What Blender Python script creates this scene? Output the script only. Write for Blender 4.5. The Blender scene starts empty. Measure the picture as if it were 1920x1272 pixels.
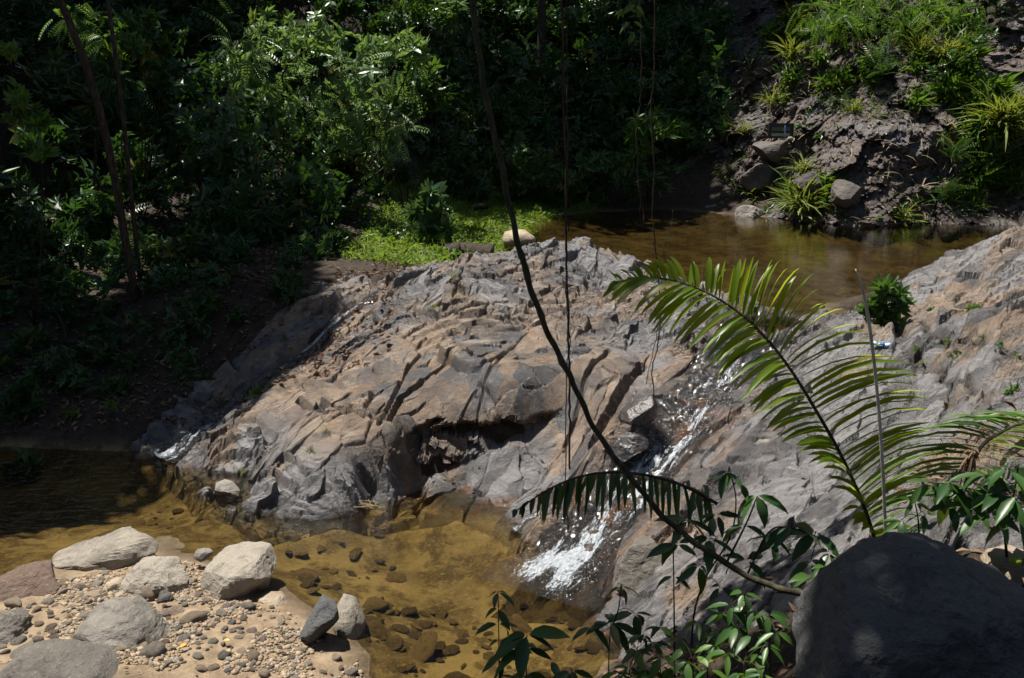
import bpy, math, random
import numpy as np
from mathutils import Vector, Matrix

# ------------------------------------------------------------------ camera, sky, sun, exposure
scene = bpy.context.scene
COL = scene.collection
PITCH, FPX, CAMZ = math.radians(14), 1663.0, 4.0
cam_d = bpy.data.cameras.new('camera')
cam = bpy.data.objects.new('camera', cam_d)
COL.objects.link(cam)
cam.location = (0, 0, CAMZ)
cam.rotation_euler = (math.radians(90) - PITCH, 0, 0)
cam_d.sensor_width = 36.0
cam_d.lens = 36.0 * FPX / 1920.0
cam_d.clip_end = 500
cam_d.clip_start = 0.05
cam_d.dof.use_dof = True
cam_d.dof.focus_distance = 8.5
cam_d.dof.aperture_fstop = 7.0
scene.camera = cam

SUN_EL, SUN_AZ = math.radians(69), math.radians(-58)      # azimuth from +Y, negative = left
SUNV = np.array([math.sin(SUN_AZ) * math.cos(SUN_EL), math.cos(SUN_AZ) * math.cos(SUN_EL), math.sin(SUN_EL)])
world = bpy.data.worlds.new('World')
scene.world = world
world.use_nodes = True
wn = world.node_tree
sky = wn.nodes.new('ShaderNodeTexSky')
sky.sky_type = 'NISHITA'
sky.sun_disc = False
sky.sun_elevation = SUN_EL
sky.sun_rotation = SUN_AZ
wn.links.new(sky.outputs[0], wn.nodes['Background'].inputs[0])
wn.nodes['Background'].inputs[1].default_value = 0.05
sun_d = bpy.data.lights.new('sun', 'SUN')
sun_d.energy = 5.0
sun_d.angle = math.radians(0.53)
sun_d.color = (1.0, 0.95, 0.87)
sun = bpy.data.objects.new('sun', sun_d)
COL.objects.link(sun)
sun.rotation_euler = Vector(-SUNV).to_track_quat('-Z', 'Y').to_euler()
scene.view_settings.view_transform = 'Standard'
scene.view_settings.look = 'None'
scene.view_settings.exposure = 0.85
scene.view_settings.gamma = 1.0
scene.view_settings.use_curve_mapping = False
cy = scene.cycles
cy.use_denoising = True
cy.max_bounces = 6
cy.diffuse_bounces = 2
cy.glossy_bounces = 3
cy.transmission_bounces = 4
cy.transparent_max_bounces = 12
cy.sample_clamp_indirect = 4.0
cy.caustics_reflective = False
cy.caustics_refractive = False

# ------------------------------------------------------------------ pixel -> place
def ray(u, v):
    a = (u - 960) / FPX
    b = (v - 636) / FPX
    return np.array([a, math.cos(PITCH) - b * math.sin(PITCH), -math.sin(PITCH) - b * math.cos(PITCH)])

def P(u, v, z):                     # point of the line of sight at height z
    d = ray(u, v)
    return np.array([0, 0, CAMZ]) + d * ((z - CAMZ) / d[2])

def PD(u, v, y):                    # point of the line of sight at distance y
    d = ray(u, v)
    return np.array([0, 0, CAMZ]) + d * (y / d[1])

# ------------------------------------------------------------------ noise
def _h(ix, iy, iz, seed):
    h = (ix.astype(np.int64) * 374761393 + iy.astype(np.int64) * 668265263 + iz.astype(np.int64) * 2147483647 + seed * 1274126177) & 0xffffffff
    h = ((h ^ (h >> 13)) * 1274126177) & 0xffffffff
    h = ((h ^ (h >> 16)) * 2246822519) & 0xffffffff
    return ((h ^ (h >> 15)) & 0xffffff) / float(0xffffff)

def vn2(x, y, seed=0):
    x = np.asarray(x, float); y = np.asarray(y, float)
    ix = np.floor(x); iy = np.floor(y)
    fx = x - ix; fy = y - iy
    fx = fx * fx * (3 - 2 * fx); fy = fy * fy * (3 - 2 * fy)
    z = np.zeros_like(ix)
    a = _h(ix, iy, z, seed); b = _h(ix + 1, iy, z, seed); c = _h(ix, iy + 1, z, seed); d = _h(ix + 1, iy + 1, z, seed)
    return (a + (b - a) * fx) * (1 - fy) + (c + (d - c) * fx) * fy

def fbm(x, y, o=4, seed=0, lac=2.07, g=0.5):
    s = 0; a = 1; t = 0
    for i in range(o):
        s = s + a * vn2(x, y, seed + i * 17); t += a
        x = x * lac + 3.1; y = y * lac - 1.7; a *= g
    return s / t

def vn3(p, seed=0):
    i = np.floor(p); f = p - i; f = f * f * (3 - 2 * f)
    r = 0
    for dx in (0, 1):
        for dy in (0, 1):
            for dz in (0, 1):
                w = (f[:, 0] if dx else 1 - f[:, 0]) * (f[:, 1] if dy else 1 - f[:, 1]) * (f[:, 2] if dz else 1 - f[:, 2])
                r = r + w * _h(i[:, 0] + dx, i[:, 1] + dy, i[:, 2] + dz, seed)
    return r

def fbm3(p, o=4, seed=0):
    s = 0; a = 1; t = 0
    for i in range(o):
        s = s + a * vn3(p, seed + i * 13); t += a
        p = p * 2.1 + 1.3; a *= .5
    return s / t

def facet(x, y, seed=0, tilt=1.0):
    """broken-block relief: every cell is its own tilted plane; returns height (about -0.5..0.5) and distance to the cell's edge"""
    ix = np.floor(x); iy = np.floor(y); z = np.zeros_like(ix)
    b1 = np.full(x.shape, 9.0); b2 = np.full(x.shape, 9.0); hh = np.zeros_like(x)
    for dx in (-1, 0, 1):
        for dy in (-1, 0, 1):
            cx = ix + dx; cyy = iy + dy
            px = cx + .1 + .8 * _h(cx, cyy, z, seed); py = cyy + .1 + .8 * _h(cx, cyy, z + 1, seed)
            d = np.hypot(x - px, y - py)
            hv = (_h(cx, cyy, z + 2, seed) - .5) + tilt * ((_h(cx, cyy, z + 3, seed) - .5) * (x - px) * 1.6 + (_h(cx, cyy, z + 4, seed) - .5) * (y - py) * 1.6)
            c = d < b1
            b2 = np.where(c, b1, np.minimum(b2, d))
            hh = np.where(c, hv, hh)
            b1 = np.where(c, d, b1)
    return hh, b2 - b1

def sstep(a, b, x):
    t = np.clip((x - a) / (b - a), 0, 1)
    return t * t * (3 - 2 * t)

def seg_dist(x, y, pts):
    best = np.full(np.shape(x), 1e9)
    for (ax, ay), (bx, by) in zip(pts[:-1], pts[1:]):
        dx, dy = bx - ax, by - ay
        t = np.clip(((x - ax) * dx + (y - ay) * dy) / (dx * dx + dy * dy + 1e-9), 0, 1)
        best = np.minimum(best, np.hypot(x - ax - t * dx, y - ay - t * dy))
    return best

def sdf_poly(x, y, poly):
    d = seg_dist(x, y, list(poly) + [poly[0]])
    ins = np.zeros(np.shape(x), bool)
    n = len(poly)
    for i in range(n):
        ax, ay = poly[i]; bx, by = poly[(i + 1) % n]
        c = ((ay > y) != (by > y)) & (x < (bx - ax) * (y - ay) / (by - ay + 1e-12) + ax)
        ins ^= c
    return np.where(ins, -d, d)

# ------------------------------------------------------------------ object helpers
RNG = np.random.default_rng(7)
random.seed(7)

def link(o, parent=None):
    COL.objects.link(o)
    if parent is not None:
        o.parent = parent
    return o

def tag(o, label=None, cat=None, group=None, kind=None):
    if label: o['label'] = label
    if cat: o['category'] = cat
    if group: o['group'] = group
    if kind: o['kind'] = kind
    return o

def thing(name, loc, label, cat, group=None):
    o = bpy.data.objects.new(name, None)
    o.empty_display_size = .1
    o.location = [float(c) for c in loc]
    link(o)
    return tag(o, label, cat, group)

def mesh(name, V, F, mat=None, smooth=False, attrs=None):
    V = np.asarray(V, np.float32)
    me = bpy.data.meshes.new(name)
    Fs = F if isinstance(F, list) else [F]
    Fs = [np.asarray(f, np.int32) for f in Fs if len(f)]
    me.vertices.add(len(V)); me.vertices.foreach_set('co', V.ravel())
    nl = sum(f.size for f in Fs); npoly = sum(len(f) for f in Fs)
    me.loops.add(nl); me.polygons.add(npoly)
    me.loops.foreach_set('vertex_index', np.concatenate([f.ravel() for f in Fs]))
    tot = np.concatenate([np.full(len(f), f.shape[1], np.int32) for f in Fs])
    st = np.concatenate([[0], np.cumsum(tot)[:-1]]).astype(np.int32)
    me.polygons.foreach_set('loop_start', st)
    try:
        me.polygons.foreach_set('loop_total', tot)
    except Exception:
        pass
    me.polygons.foreach_set('use_smooth', np.full(npoly, smooth))
    for k, a in (attrs or {}).items():
        at = me.attributes.new(k, 'FLOAT', 'POINT')
        at.data.foreach_set('value', np.asarray(a, np.float32))
    me.update(calc_edges=True)
    me.validate()
    if mat: me.materials.append(mat)
    return me

def obj(name, me, parent=None, loc=None):
    o = bpy.data.objects.new(name, me)
    link(o, parent)
    if loc is not None: o.location = [float(c) for c in loc]
    return o

def tube(pts, rad, n=7, closed=True):
    pts = np.asarray(pts, float); m = len(pts)
    rad = np.full(m, rad, float) if np.isscalar(rad) else np.interp(np.linspace(0, 1, m), np.linspace(0, 1, len(rad)), rad)
    T = np.gradient(pts, axis=0); T /= np.linalg.norm(T, axis=1)[:, None] + 1e-9
    up = np.array([0, 0, 1.]) if abs(T[0, 2]) < .9 else np.array([1., 0, 0])
    V = []; nrm = np.cross(T[0], up); nrm /= np.linalg.norm(nrm)
    for i in range(m):
        nrm = nrm - T[i] * nrm.dot(T[i]); nrm /= np.linalg.norm(nrm) + 1e-9
        b = np.cross(T[i], nrm)
        a = np.linspace(0, 2 * np.pi, n, endpoint=False)
        V.append(pts[i] + rad[i] * (np.cos(a)[:, None] * nrm + np.sin(a)[:, None] * b))
    V = np.concatenate(V)
    i = np.arange(m - 1)[:, None] * n; j = np.arange(n)[None]
    F = np.stack([i + j, i + (j + 1) % n, i + n + (j + 1) % n, i + n + j], -1).reshape(-1, 4)
    c0, c1 = len(V), len(V) + 1
    V = np.vstack([V, pts[0], pts[-1]])
    k = np.arange(n)
    t1 = np.stack([np.full(n, c0), (k + 1) % n, k], -1)
    t2 = np.stack([np.full(n, c1), (m - 1) * n + k, (m - 1) * n + (k + 1) % n], -1)
    return V, F, np.vstack([t1, t2])

def spline(pts, n):
    """Catmull-Rom through pts, n samples"""
    p = np.asarray(pts, float)
    p = np.vstack([2 * p[0] - p[1], p, 2 * p[-1] - p[-2]])
    m = len(p) - 3
    t = np.linspace(0, m - 1e-6, n); i = t.astype(int); f = (t - i)[:, None]
    a, b, c, d = p[i], p[i + 1], p[i + 2], p[i + 3]
    return .5 * (2 * b + (c - a) * f + (2 * a - 5 * b + 4 * c - d) * f ** 2 + (3 * b - a - 3 * c + d) * f ** 3)

class Acc:
    """collects pieces of ONE part"""
    def __init__(s): s.V = []; s.Q = []; s.T = []; s.R = []; s.n = 0
    def add(s, V, Q=None, T=None, r=0.0):
        if Q is not None and len(Q): s.Q.append(np.asarray(Q) + s.n)
        if T is not None and len(T): s.T.append(np.asarray(T) + s.n)
        s.V.append(V); s.R.append(np.full(len(V), r) if np.isscalar(r) else r); s.n += len(V)
    def tube(s, pts, rad, n=6, r=0.0):
        V, Q, T = tube(pts, rad, n); s.add(V, Q, T, r)
    def scatter(s, tmpl, M, O, R):
        """copies of a leaf template: M (k,3,3), O (k,3), R (k,)"""
        tv, tq, tt = tmpl
        k = len(O); n = len(tv)
        V = np.einsum('kij,nj->kni', M, tv) + O[:, None, :]
        off = (np.arange(k) * n)[:, None, None]
        s.add(V.reshape(-1, 3), (tq[None] + off).reshape(-1, 4) if len(tq) else None, (tt[None] + off).reshape(-1, 3) if len(tt) else None, np.repeat(R, n))
    def mesh(s, name, mat, smooth=False, loc=(0, 0, 0)):
        F = []
        if s.Q: F.append(np.concatenate(s.Q))
        if s.T: F.append(np.concatenate(s.T))
        return mesh(name, np.concatenate(s.V) - np.asarray(loc), F, mat, smooth, {'rnd': np.concatenate(s.R)})

def frames(D, U, S):
    """rotation matrices with local +Y along D, local +Z close to U, scaled by S"""
    D = D / (np.linalg.norm(D, axis=1)[:, None] + 1e-9)
    X = np.cross(D, U); X /= np.linalg.norm(X, axis=1)[:, None] + 1e-9
    Z = np.cross(X, D)
    return np.stack([X, D, Z], -1) * np.asarray(S)[:, None, None]

# ------------------------------------------------------------------ materials
class NT:
    def __init__(s, name):
        s.m = bpy.data.materials.new(name); s.m.use_nodes = True
        s.t = s.m.node_tree
        for n in list(s.t.nodes): s.t.nodes.remove(n)
        s.out = s.t.nodes.new('ShaderNodeOutputMaterial')
    def n(s, typ, **kw):
        nd = s.t.nodes.new('ShaderNode' + typ)
        for k, v in kw.items():
            if k.startswith('_'): setattr(nd, k[1:], v)
            else:
                key = int(k[1:]) if k[0] == 'i' and k[1:].isdigit() else k.replace('_', ' ')
                if hasattr(v, 'is_linked') or hasattr(v, 'links'): s.t.links.new(v, nd.inputs[key])
                else: nd.inputs[key].default_value = v
        return nd
    def mix(s, f, a, b, blend='MIX'):
        nd = s.t.nodes.new('ShaderNodeMix'); nd.data_type = 'RGBA'; nd.blend_type = blend
        for i, v in ((0, f), (6, a), (7, b)):
            if hasattr(v, 'links'): s.t.links.new(v, nd.inputs[i])
            else: nd.inputs[i].default_value = v if i == 0 else (*v, 1)
        return nd.outputs[2]
    def math(s, op, a, b=0.0, clamp=False):
        nd = s.t.nodes.new('ShaderNodeMath'); nd.operation = op; nd.use_clamp = clamp
        for i, v in ((0, a), (1, b)):
            if hasattr(v, 'links'): s.t.links.new(v, nd.inputs[i])
            else: nd.inputs[i].default_value = v
        return nd.outputs[0]
    def ramp(s, f, lo, hi):
        nd = s.t.nodes.new('ShaderNodeMapRange'); nd.interpolation_type = 'SMOOTHSTEP'
        s.t.links.new(f, nd.inputs[0]); nd.inputs[1].default_value = lo; nd.inputs[2].default_value = hi
        return nd.outputs[0]
    def noise(s, scale, detail=4, rough=.55, vec=None, dist=0.0):
        nd = s.n('TexNoise', Scale=scale, Detail=detail, Roughness=rough, Distortion=dist)
        if vec is not None: s.t.links.new(vec, nd.inputs['Vector'])
        return nd.outputs['Fac']
    def attr(s, name):
        return s.n('Attribute', _attribute_name=name).outputs['Fac']
    def pos(s):
        return s.n('NewGeometry').outputs['Position']
    def objco(s):
        return s.n('TexCoord').outputs['Object']
    def stretch(s, vec, sc, rot=(0, 0, 0)):
        nd = s.n('Mapping'); s.t.links.new(vec, nd.inputs[0])
        nd.inputs['Scale'].default_value = sc; nd.inputs['Rotation'].default_value = rot
        return nd.outputs[0]
    def bump(s, h, dist=.02, strength=1.0):
        return s.n('Bump', Height=h, Distance=dist, Strength=strength).outputs[0]
    def surf(s, o): s.t.links.new(o, s.out.inputs[0]); return s.m
    def pbr(s, col, rough=.6, bump=None, spec=.5):
        kw = dict(Base_Color=col if hasattr(col, 'links') else (*col, 1), Roughness=rough)
        nd = s.n('BsdfPrincipled', **kw)
        nd.inputs['Specular IOR Level'].default_value = spec if not hasattr(spec, 'links') else .5
        if hasattr(spec, 'links'): s.t.links.new(spec, nd.inputs['Specular IOR Level'])
        if bump is not None: s.t.links.new(bump, nd.inputs['Normal'])
        return nd.outputs[0]

def mat_bedrock():
    t = NT('bedrock'); p = t.pos()
    n1 = t.noise(1.1, 6, .6, p); n2 = t.noise(6, 7, .68, p); n3 = t.noise(34, 6, .72, p); n4 = t.noise(2.6, 6, .66, p, .6)
    tone = t.attr('tone'); nt = t.math('ADD', t.math('MULTIPLY', n2, .52), t.math('MULTIPLY', tone, .48))
    grey = t.mix(t.ramp(nt, .28, .66), (.030, .028, .029), (.190, .182, .182))
    grey = t.mix(t.math('MULTIPLY', t.ramp(n4, .54, .68), .7), grey, (.29, .275, .265))
    tan = t.mix(t.ramp(nt, .28, .68), (.050, .030, .018), (.205, .138, .082))
    tan = t.mix(t.math('MULTIPLY', t.ramp(n4, .5, .62), .8), tan, (.27, .20, .135))
    tan = t.mix(t.math('MULTIPLY', t.ramp(t.noise(3.7, 6, .7, p, .8), .56, .70), .8), tan, (.185, .078, .028))
    tm = t.math('MULTIPLY', t.attr('tan'), t.ramp(t.math('ADD', n1, t.math('MULTIPLY', t.math('SUBTRACT', tone, .5), .45)), .30, .46), True)
    c = t.mix(tm, grey, tan)
    strat = t.noise(9, 7, .72, t.stretch(p, (1.0, 2.2, 1.6), (.2, .3, .7)), .3)
    vo = t.n('TexVoronoi', _feature='DISTANCE_TO_EDGE', Scale=7.0); t.t.links.new(t.stretch(p, (1.0, 1.9, 1.4), (.1, .2, .75)), vo.inputs['Vector'])
    vein = t.ramp(vo.outputs['Distance'], .035, .0)
    c = t.mix(t.math('MULTIPLY', t.ramp(strat, .54, .70), .55), c, (.25, .23, .215))
    c = t.mix(t.math('MULTIPLY', t.ramp(n3, .53, .68), .55), c, (.040, .036, .034))
    c = t.mix(t.math('MULTIPLY', t.ramp(t.noise(2.1, 7, .72, p, 1.2), .53, .62), .6), c, (.050, .044, .042))
    c = t.mix(t.math('MULTIPLY', t.ramp(t.noise(75, 3, .6, p), .60, .70), .4), c, (.32, .30, .28))
    c = t.mix(t.math('MULTIPLY', vein, t.math('MULTIPLY', t.ramp(n4, .56, .66), .35)), c, (.040, .028, .020))
    c = t.mix(t.ramp(t.attr('crack'), .25, .95), c, (.035, .024, .017))
    wet = t.attr('wet')
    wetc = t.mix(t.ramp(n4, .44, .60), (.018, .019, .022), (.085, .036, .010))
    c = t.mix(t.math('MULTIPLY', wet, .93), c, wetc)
    c = t.mix(t.attr('silt'), c, t.mix(t.ramp(n1, .36, .60), (.075, .050, .023), (.20, .14, .062)))
    rough = t.math('SUBTRACT', t.math('ADD', .43, t.math('MULTIPLY', n2, -.26)), t.math('MULTIPLY', wet, .20))
    h = t.math('SUBTRACT', t.math('ADD', t.math('MULTIPLY', n3, .8), t.math('ADD', t.math('MULTIPLY', strat, .9), t.math('MULTIPLY', t.noise(95, 4, .65, p), .7))), t.math('MULTIPLY', vein, .0))
    return t.surf(t.pbr(c, rough, t.bump(h, .02, .9), .68))

def mat_ground():
    t = NT('ground_soil'); p = t.pos()
    n1 = t.noise(1.1, 5, .6, p); n2 = t.noise(9, 5, .65, p); n3 = t.noise(45, 4, .7, p)
    soil = t.mix(t.ramp(n2, .3, .7), (.016, .012, .009), (.050, .036, .025))
    soil = t.mix(t.ramp(n3, .5, .75), soil, (.085, .058, .038))
    sand = t.mix(t.ramp(n2, .3, .7), (.175, .125, .078), (.30, .225, .145))
    sand = t.mix(t.ramp(n3, .55, .8), sand, (.14, .10, .07))
    vor = t.n('TexVoronoi', Scale=7.0, Randomness=1.0); t.t.links.new(p, vor.inputs['Vector'])
    vc = t.n('TexVoronoi', Scale=3.4, Randomness=1.0); t.t.links.new(p, vc.inputs['Vector'])
    bed = t.mix(t.ramp(n1, .34, .62), (.070, .048, .022), (.225, .170, .080))
    stones = t.mix(t.ramp(vor.outputs['Color'], .2, .8), (.060, .042, .020), (.20, .15, .075))
    bed = t.mix(t.math('MULTIPLY', t.ramp(vc.outputs['Color'], .45, .62), t.ramp(n1, .62, .38)), bed, stones)
    bed = t.mix(t.math('MULTIPLY', t.ramp(t.noise(3.4, 6, .7, p), .48, .62), .85), bed, (.060, .038, .015))
    bed = t.mix(t.math('MULTIPLY', t.ramp(t.noise(24, 5, .7, p), .5, .68), .55), bed, (.30, .22, .10))
    grs = t.mix(t.ramp(n2, .3, .7), (.035, .06, .012), (.09, .13, .03))
    sand = t.mix(t.math('MULTIPLY', t.attr('damp'), .8), sand, (.085, .058, .032))
    c = t.mix(t.attr('sand'), soil, sand)
    c = t.mix(t.attr('bed'), c, bed)
    c = t.mix(t.math('MULTIPLY', t.attr('grass'), t.math('MULTIPLY', t.ramp(n1, .35, .6), .7)), c, grs)
    h = t.math('ADD', t.math('MULTIPLY', n3, .6), t.math('ADD', n2, t.math('MULTIPLY', vor.outputs['Distance'], .6)))
    return t.surf(t.pbr(c, .85, t.bump(h, .03, .8), .25))

def mat_stone(name, a, b, spot, rough=.7):
    t = NT(name); oc = t.objco(); rn = t.n('ObjectInfo').outputs['Random']
    v = t.n('VectorMath', _operation='ADD'); t.t.links.new(oc, v.inputs[0])
    cb = t.n('CombineXYZ'); t.t.links.new(t.math('MULTIPLY', rn, 37.0), cb.inputs[0]); t.t.links.new(t.math('MULTIPLY', rn, 11.0), cb.inputs[1])
    t.t.links.new(cb.outputs[0], v.inputs[1]); p = v.outputs[0]
    n1 = t.noise(3.5, 6, .65, p); n2 = t.noise(22, 5, .7, p); n3 = t.noise(90, 4, .7, p)
    c = t.mix(t.ramp(t.math('ADD', n1, t.math('MULTIPLY', t.math('SUBTRACT', rn, .5), .35)), .3, .68), a, b)
    c = t.mix(t.math('MULTIPLY', t.ramp(n2, .55, .75), .6), c, spot)
    c = t.mix(t.math('MULTIPLY', t.ramp(n3, .54, .70), .6), c, (.05, .046, .04))
    c = t.mix(t.math('MULTIPLY', t.ramp(t.noise(7, 6, .7, p, .7), .52, .66), .55), c, tuple(x * .45 for x in a))
    st = t.noise(4, 5, .6, t.stretch(p, (1.5, 1.5, 12), (.5, .3, 0)))
    h = t.math('ADD', t.math('MULTIPLY', n2, 1.2), t.math('ADD', n3, t.math('MULTIPLY', st, .8)))
    return t.surf(t.pbr(c, rough, t.bump(h, .02, 1.0), .35))

def mat_leaf(name, a, b, rough=.42, trans=.3, spec=.5, tcol=None):
    t = NT(name)
    f = t.math('FRACT', t.math('ADD', t.attr('rnd'), t.n('ObjectInfo').outputs['Random']))
    c = t.mix(f, a, b)
    old = t.math('GREATER_THAN', f, .965)
    c = t.mix(t.math('MULTIPLY', old, .7), c, (.22, .16, .03))
    ps = t.pbr(c, rough, None, spec)
    tr = t.n('BsdfTranslucent', Color=t.mix(.75, c, tcol or (min(1, b[0] * 1.7), min(1, b[1] * 1.6), b[2] * .6))).outputs[0]
    mx = t.n('MixShader', Fac=trans); t.t.links.new(ps, mx.inputs[1]); t.t.links.new(tr, mx.inputs[2])
    return t.surf(mx.outputs[0])

def mat_bark(name, a, b):
    t = NT(name); oc = t.pos()
    n = t.noise(9, 5, .65, t.stretch(oc, (3, 3, .8)))
    m = t.noise(3, 4, .6, oc)
    c = t.mix(t.ramp(n, .35, .7), a, b)
    c = t.mix(t.math('MULTIPLY', t.ramp(m, .58, .72), .5), c, (.10, .11, .08))
    return t.surf(t.pbr(c, .8, t.bump(n, .01, .8), .2))

def mat_water(name, tint, bscale, bstr, rough=.03):
    t = NT(name); p = t.pos()
    h = t.math('ADD', t.noise(bscale, 3, .55, t.stretch(p, (1, 1.6, 1))), t.math('MULTIPLY', t.noise(bscale * 4.3, 2, .5, p), .25))
    nb = t.bump(h, .05, bstr)
    gl = t.n('BsdfGlossy', Color=(1, 1, 1, 1), Roughness=rough, Normal=nb).outputs[0]
    tr = t.n('BsdfTransparent', Color=(*tint, 1)).outputs[0]
    fr = t.n('Fresnel', IOR=1.33, Normal=nb).outputs[0]
    mx = t.n('MixShader', Fac=fr); t.t.links.new(tr, mx.inputs[1]); t.t.links.new(gl, mx.inputs[2])
    return t.surf(mx.outputs[0])

def mat_cascade():
    t = NT('white_water'); p = t.pos()
    fo = t.attr('foam'); fl = t.n('CombineXYZ')
    t.t.links.new(t.math('MULTIPLY', t.attr('along'), 6.0), fl.inputs[0]); t.t.links.new(t.math('MULTIPLY', t.attr('across'), 20.0), fl.inputs[1])
    n1 = t.noise(1.0, 6, .7, fl.outputs[0], .6); n2 = t.noise(34, 5, .7, p, .3)
    h = t.math('ADD', n1, t.math('MULTIPLY', n2, .8))
    nb = t.bump(h, .06, 1.0)
    gl = t.n('BsdfGlossy', Color=(1, 1, 1, 1), Roughness=.12, Normal=nb).outputs[0]
    tr = t.n('BsdfTransparent', Color=(.86, .82, .74, 1)).outputs[0]
    fr = t.n('Fresnel', IOR=1.33, Normal=nb).outputs[0]
    clear = t.n('MixShader', Fac=t.math('ADD', t.math('MULTIPLY', fr, 1.0), .03)); t.t.links.new(tr, clear.inputs[1]); t.t.links.new(gl, clear.inputs[2])
    fl2 = t.n('CombineXYZ')
    t.t.links.new(t.math('MULTIPLY', t.attr('along'), 16.0), fl2.inputs[0]); t.t.links.new(t.math('MULTIPLY', t.attr('across'), 75.0), fl2.inputs[1])
    n5 = t.noise(1.0, 4, .65, fl2.outputs[0], .4)
    wh = t.pbr(t.mix(t.ramp(n5, .35, .62), (.30, .34, .39), (.72, .76, .80)), .3, nb, .5)
    s = t.math('ADD', t.math('MULTIPLY', n1, .36), t.math('ADD', t.math('MULTIPLY', n2, .28), t.math('MULTIPLY', n5, .36)))
    f = t.ramp(t.math('ADD', s, t.math('MULTIPLY', t.math('SUBTRACT', fo, .5), .26)), .49, .61)
    mx = t.n('MixShader', Fac=f); t.t.links.new(clear.outputs[0], mx.inputs[1]); t.t.links.new(wh, mx.inputs[2])
    return t.surf(mx.outputs[0])

def mat_plain(name, c, rough=.5, spec=.5):
    t = NT(name); n = t.noise(14, 4, .6, t.objco())
    return t.surf(t.pbr(t.mix(t.ramp(n, .3, .7), tuple(x * .8 for x in c), c), rough, None, spec))

M = dict(
    rock=mat_bedrock(), ground=mat_ground(),
    pale=mat_stone('pale_boulder', (.20, .175, .14), (.39, .345, .28), (.47, .43, .36)),
    tanstone=mat_stone('tan_stone', (.29, .22, .15), (.49, .40, .29), (.52, .46, .37)),
    red=mat_stone('reddish_stone', (.17, .115, .085), (.31, .235, .185), (.40, .34, .28)),
    greystone=mat_stone('grey_stone', (.155, .138, .118), (.30, .272, .235), (.40, .37, .33)),
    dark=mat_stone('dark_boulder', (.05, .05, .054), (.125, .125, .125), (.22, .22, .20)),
    brownrock=mat_stone('brown_rock', (.062, .053, .048), (.135, .116, .104), (.19, .165, .15)),
    wetstone=mat_stone('submerged_stone', (.075, .048, .022), (.24, .165, .08), (.20, .14, .07)),
    bark=mat_bark('bark', (.022, .016, .011), (.065, .048, .033)),
    barkgreen=mat_bark('green_bark', (.026, .024, .013), (.070, .062, .034)),
    drywood=mat_bark('dry_wood', (.55, .46, .36), (.78, .70, .60)),
    vine=mat_bark('vine_bark', (.03, .02, .014), (.085, .06, .042)),
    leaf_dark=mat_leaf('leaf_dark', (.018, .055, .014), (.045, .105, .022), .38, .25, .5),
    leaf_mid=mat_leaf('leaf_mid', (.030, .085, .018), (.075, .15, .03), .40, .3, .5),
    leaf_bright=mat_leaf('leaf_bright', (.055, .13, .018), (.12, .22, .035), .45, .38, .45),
    leaf_glossy=mat_leaf('leaf_glossy', (.040, .10, .040), (.09, .17, .065), .26, .2, .8),
    leaf_pin=mat_leaf('leaf_pinnate', (.095, .18, .065), (.165, .265, .105), .42, .32, .5),
    leaf_yellow=mat_leaf('grass_blade', (.07, .13, .02), (.19, .22, .05), .5, .35, .4),
    palm=mat_leaf('palm_leaflet', (.070, .145, .009), (.135, .215, .016), .36, .58, .45, (.50, .62, .02)),
    grass=mat_leaf('grass', (.10, .18, .02), (.17, .26, .04), .5, .45, .4),
    litter=mat_leaf('dead_leaf', (.075, .042, .026), (.26, .17, .11), .7, .1, .2, (.2, .1, .04)),
    straw=mat_leaf('dry_straw', (.20, .15, .09), (.40, .32, .20), .7, .15, .2, (.3, .2, .1)),
    yleaf=mat_plain('yellow_leaf', (.62, .34, .02), .5),
    pool=mat_water('pool_water', (.72, .67, .50), 6.0, .3, .02),
    pool2=mat_water('upper_pool_water', (.46, .42, .30), 4.0, .10, .02),
    foam=mat_cascade(),
    drop=mat_plain('droplet', (.85, .88, .9), .15, .8),
)

# ------------------------------------------------------------------ the lie of the land
ZU = 1.5
CP = []
def cp(z, *uv):
    for u, v in uv: CP.append(P(u, v, z))
# lower pool waterline and bed
cp(0.0, (0, 838), (120, 842), (270, 858), (335, 866), (60, 1068), (310, 1008), (380, 1040), (520, 1085), (690, 1215), (700, 1272))
cp(-.36, (150, 940), (700, 1070), (820, 1110), (880, 1060))
cp(-.22, (100, 905), (250, 905))
cp(-.30, (0, 930), (0, 1000), (300, 930), (560, 1050), (700, 1030), (900, 1200), (1000, 1150))
cp(-.14, (0, 1050), (620, 1110), (740, 1215), (780, 1272), (1000, 1272), (360, 985))
cp(-.02, (1110, 1272), (1140, 1210))
# dome, waterline, front lobe
cp(0.0, (350, 868), (430, 895), (385, 922), (490, 972), (560, 978), (630, 968), (690, 946), (770, 930), (820, 925), (875, 932), (940, 952))
cp(-.15, (370, 955), (490, 1012), (640, 1008), (760, 985), (860, 985), (960, 1035), (455, 935))
cp(.12, (430, 860), (480, 930), (560, 945), (640, 940), (700, 915))
cp(.38, (440, 810), (520, 860), (590, 880), (660, 880))
cp(.62, (560, 790), (650, 825), (715, 825), (500, 755))
cp(.74, (745, 797), (700, 790), (620, 745))
cp(.05, (735, 930), (780, 916), (830, 906), (895, 916), (960, 935))
cp(.73, (790, 780), (850, 784), (910, 785)); cp(.80, (560, 715))
cp(.76, (960, 780)); cp(.80, (1010, 765)); cp(.84, (700, 740))
cp(.12, (930, 908), (880, 890)); cp(.2, (990, 890), (1040, 920)); cp(.28, (940, 862), (1070, 895)); cp(.34, (1040, 860))
cp(.45, (1000, 832), (1080, 850)); cp(.6, (1055, 797))
cp(.90, (1080, 745), (1130, 765)); cp(.98, (860, 735), (960, 740), (640, 680))
cp(1.15, (720, 660), (1000, 700), (1100, 700), (1190, 690))
cp(1.30, (860, 640), (960, 640), (1080, 640), (700, 610), (1230, 650))
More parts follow.
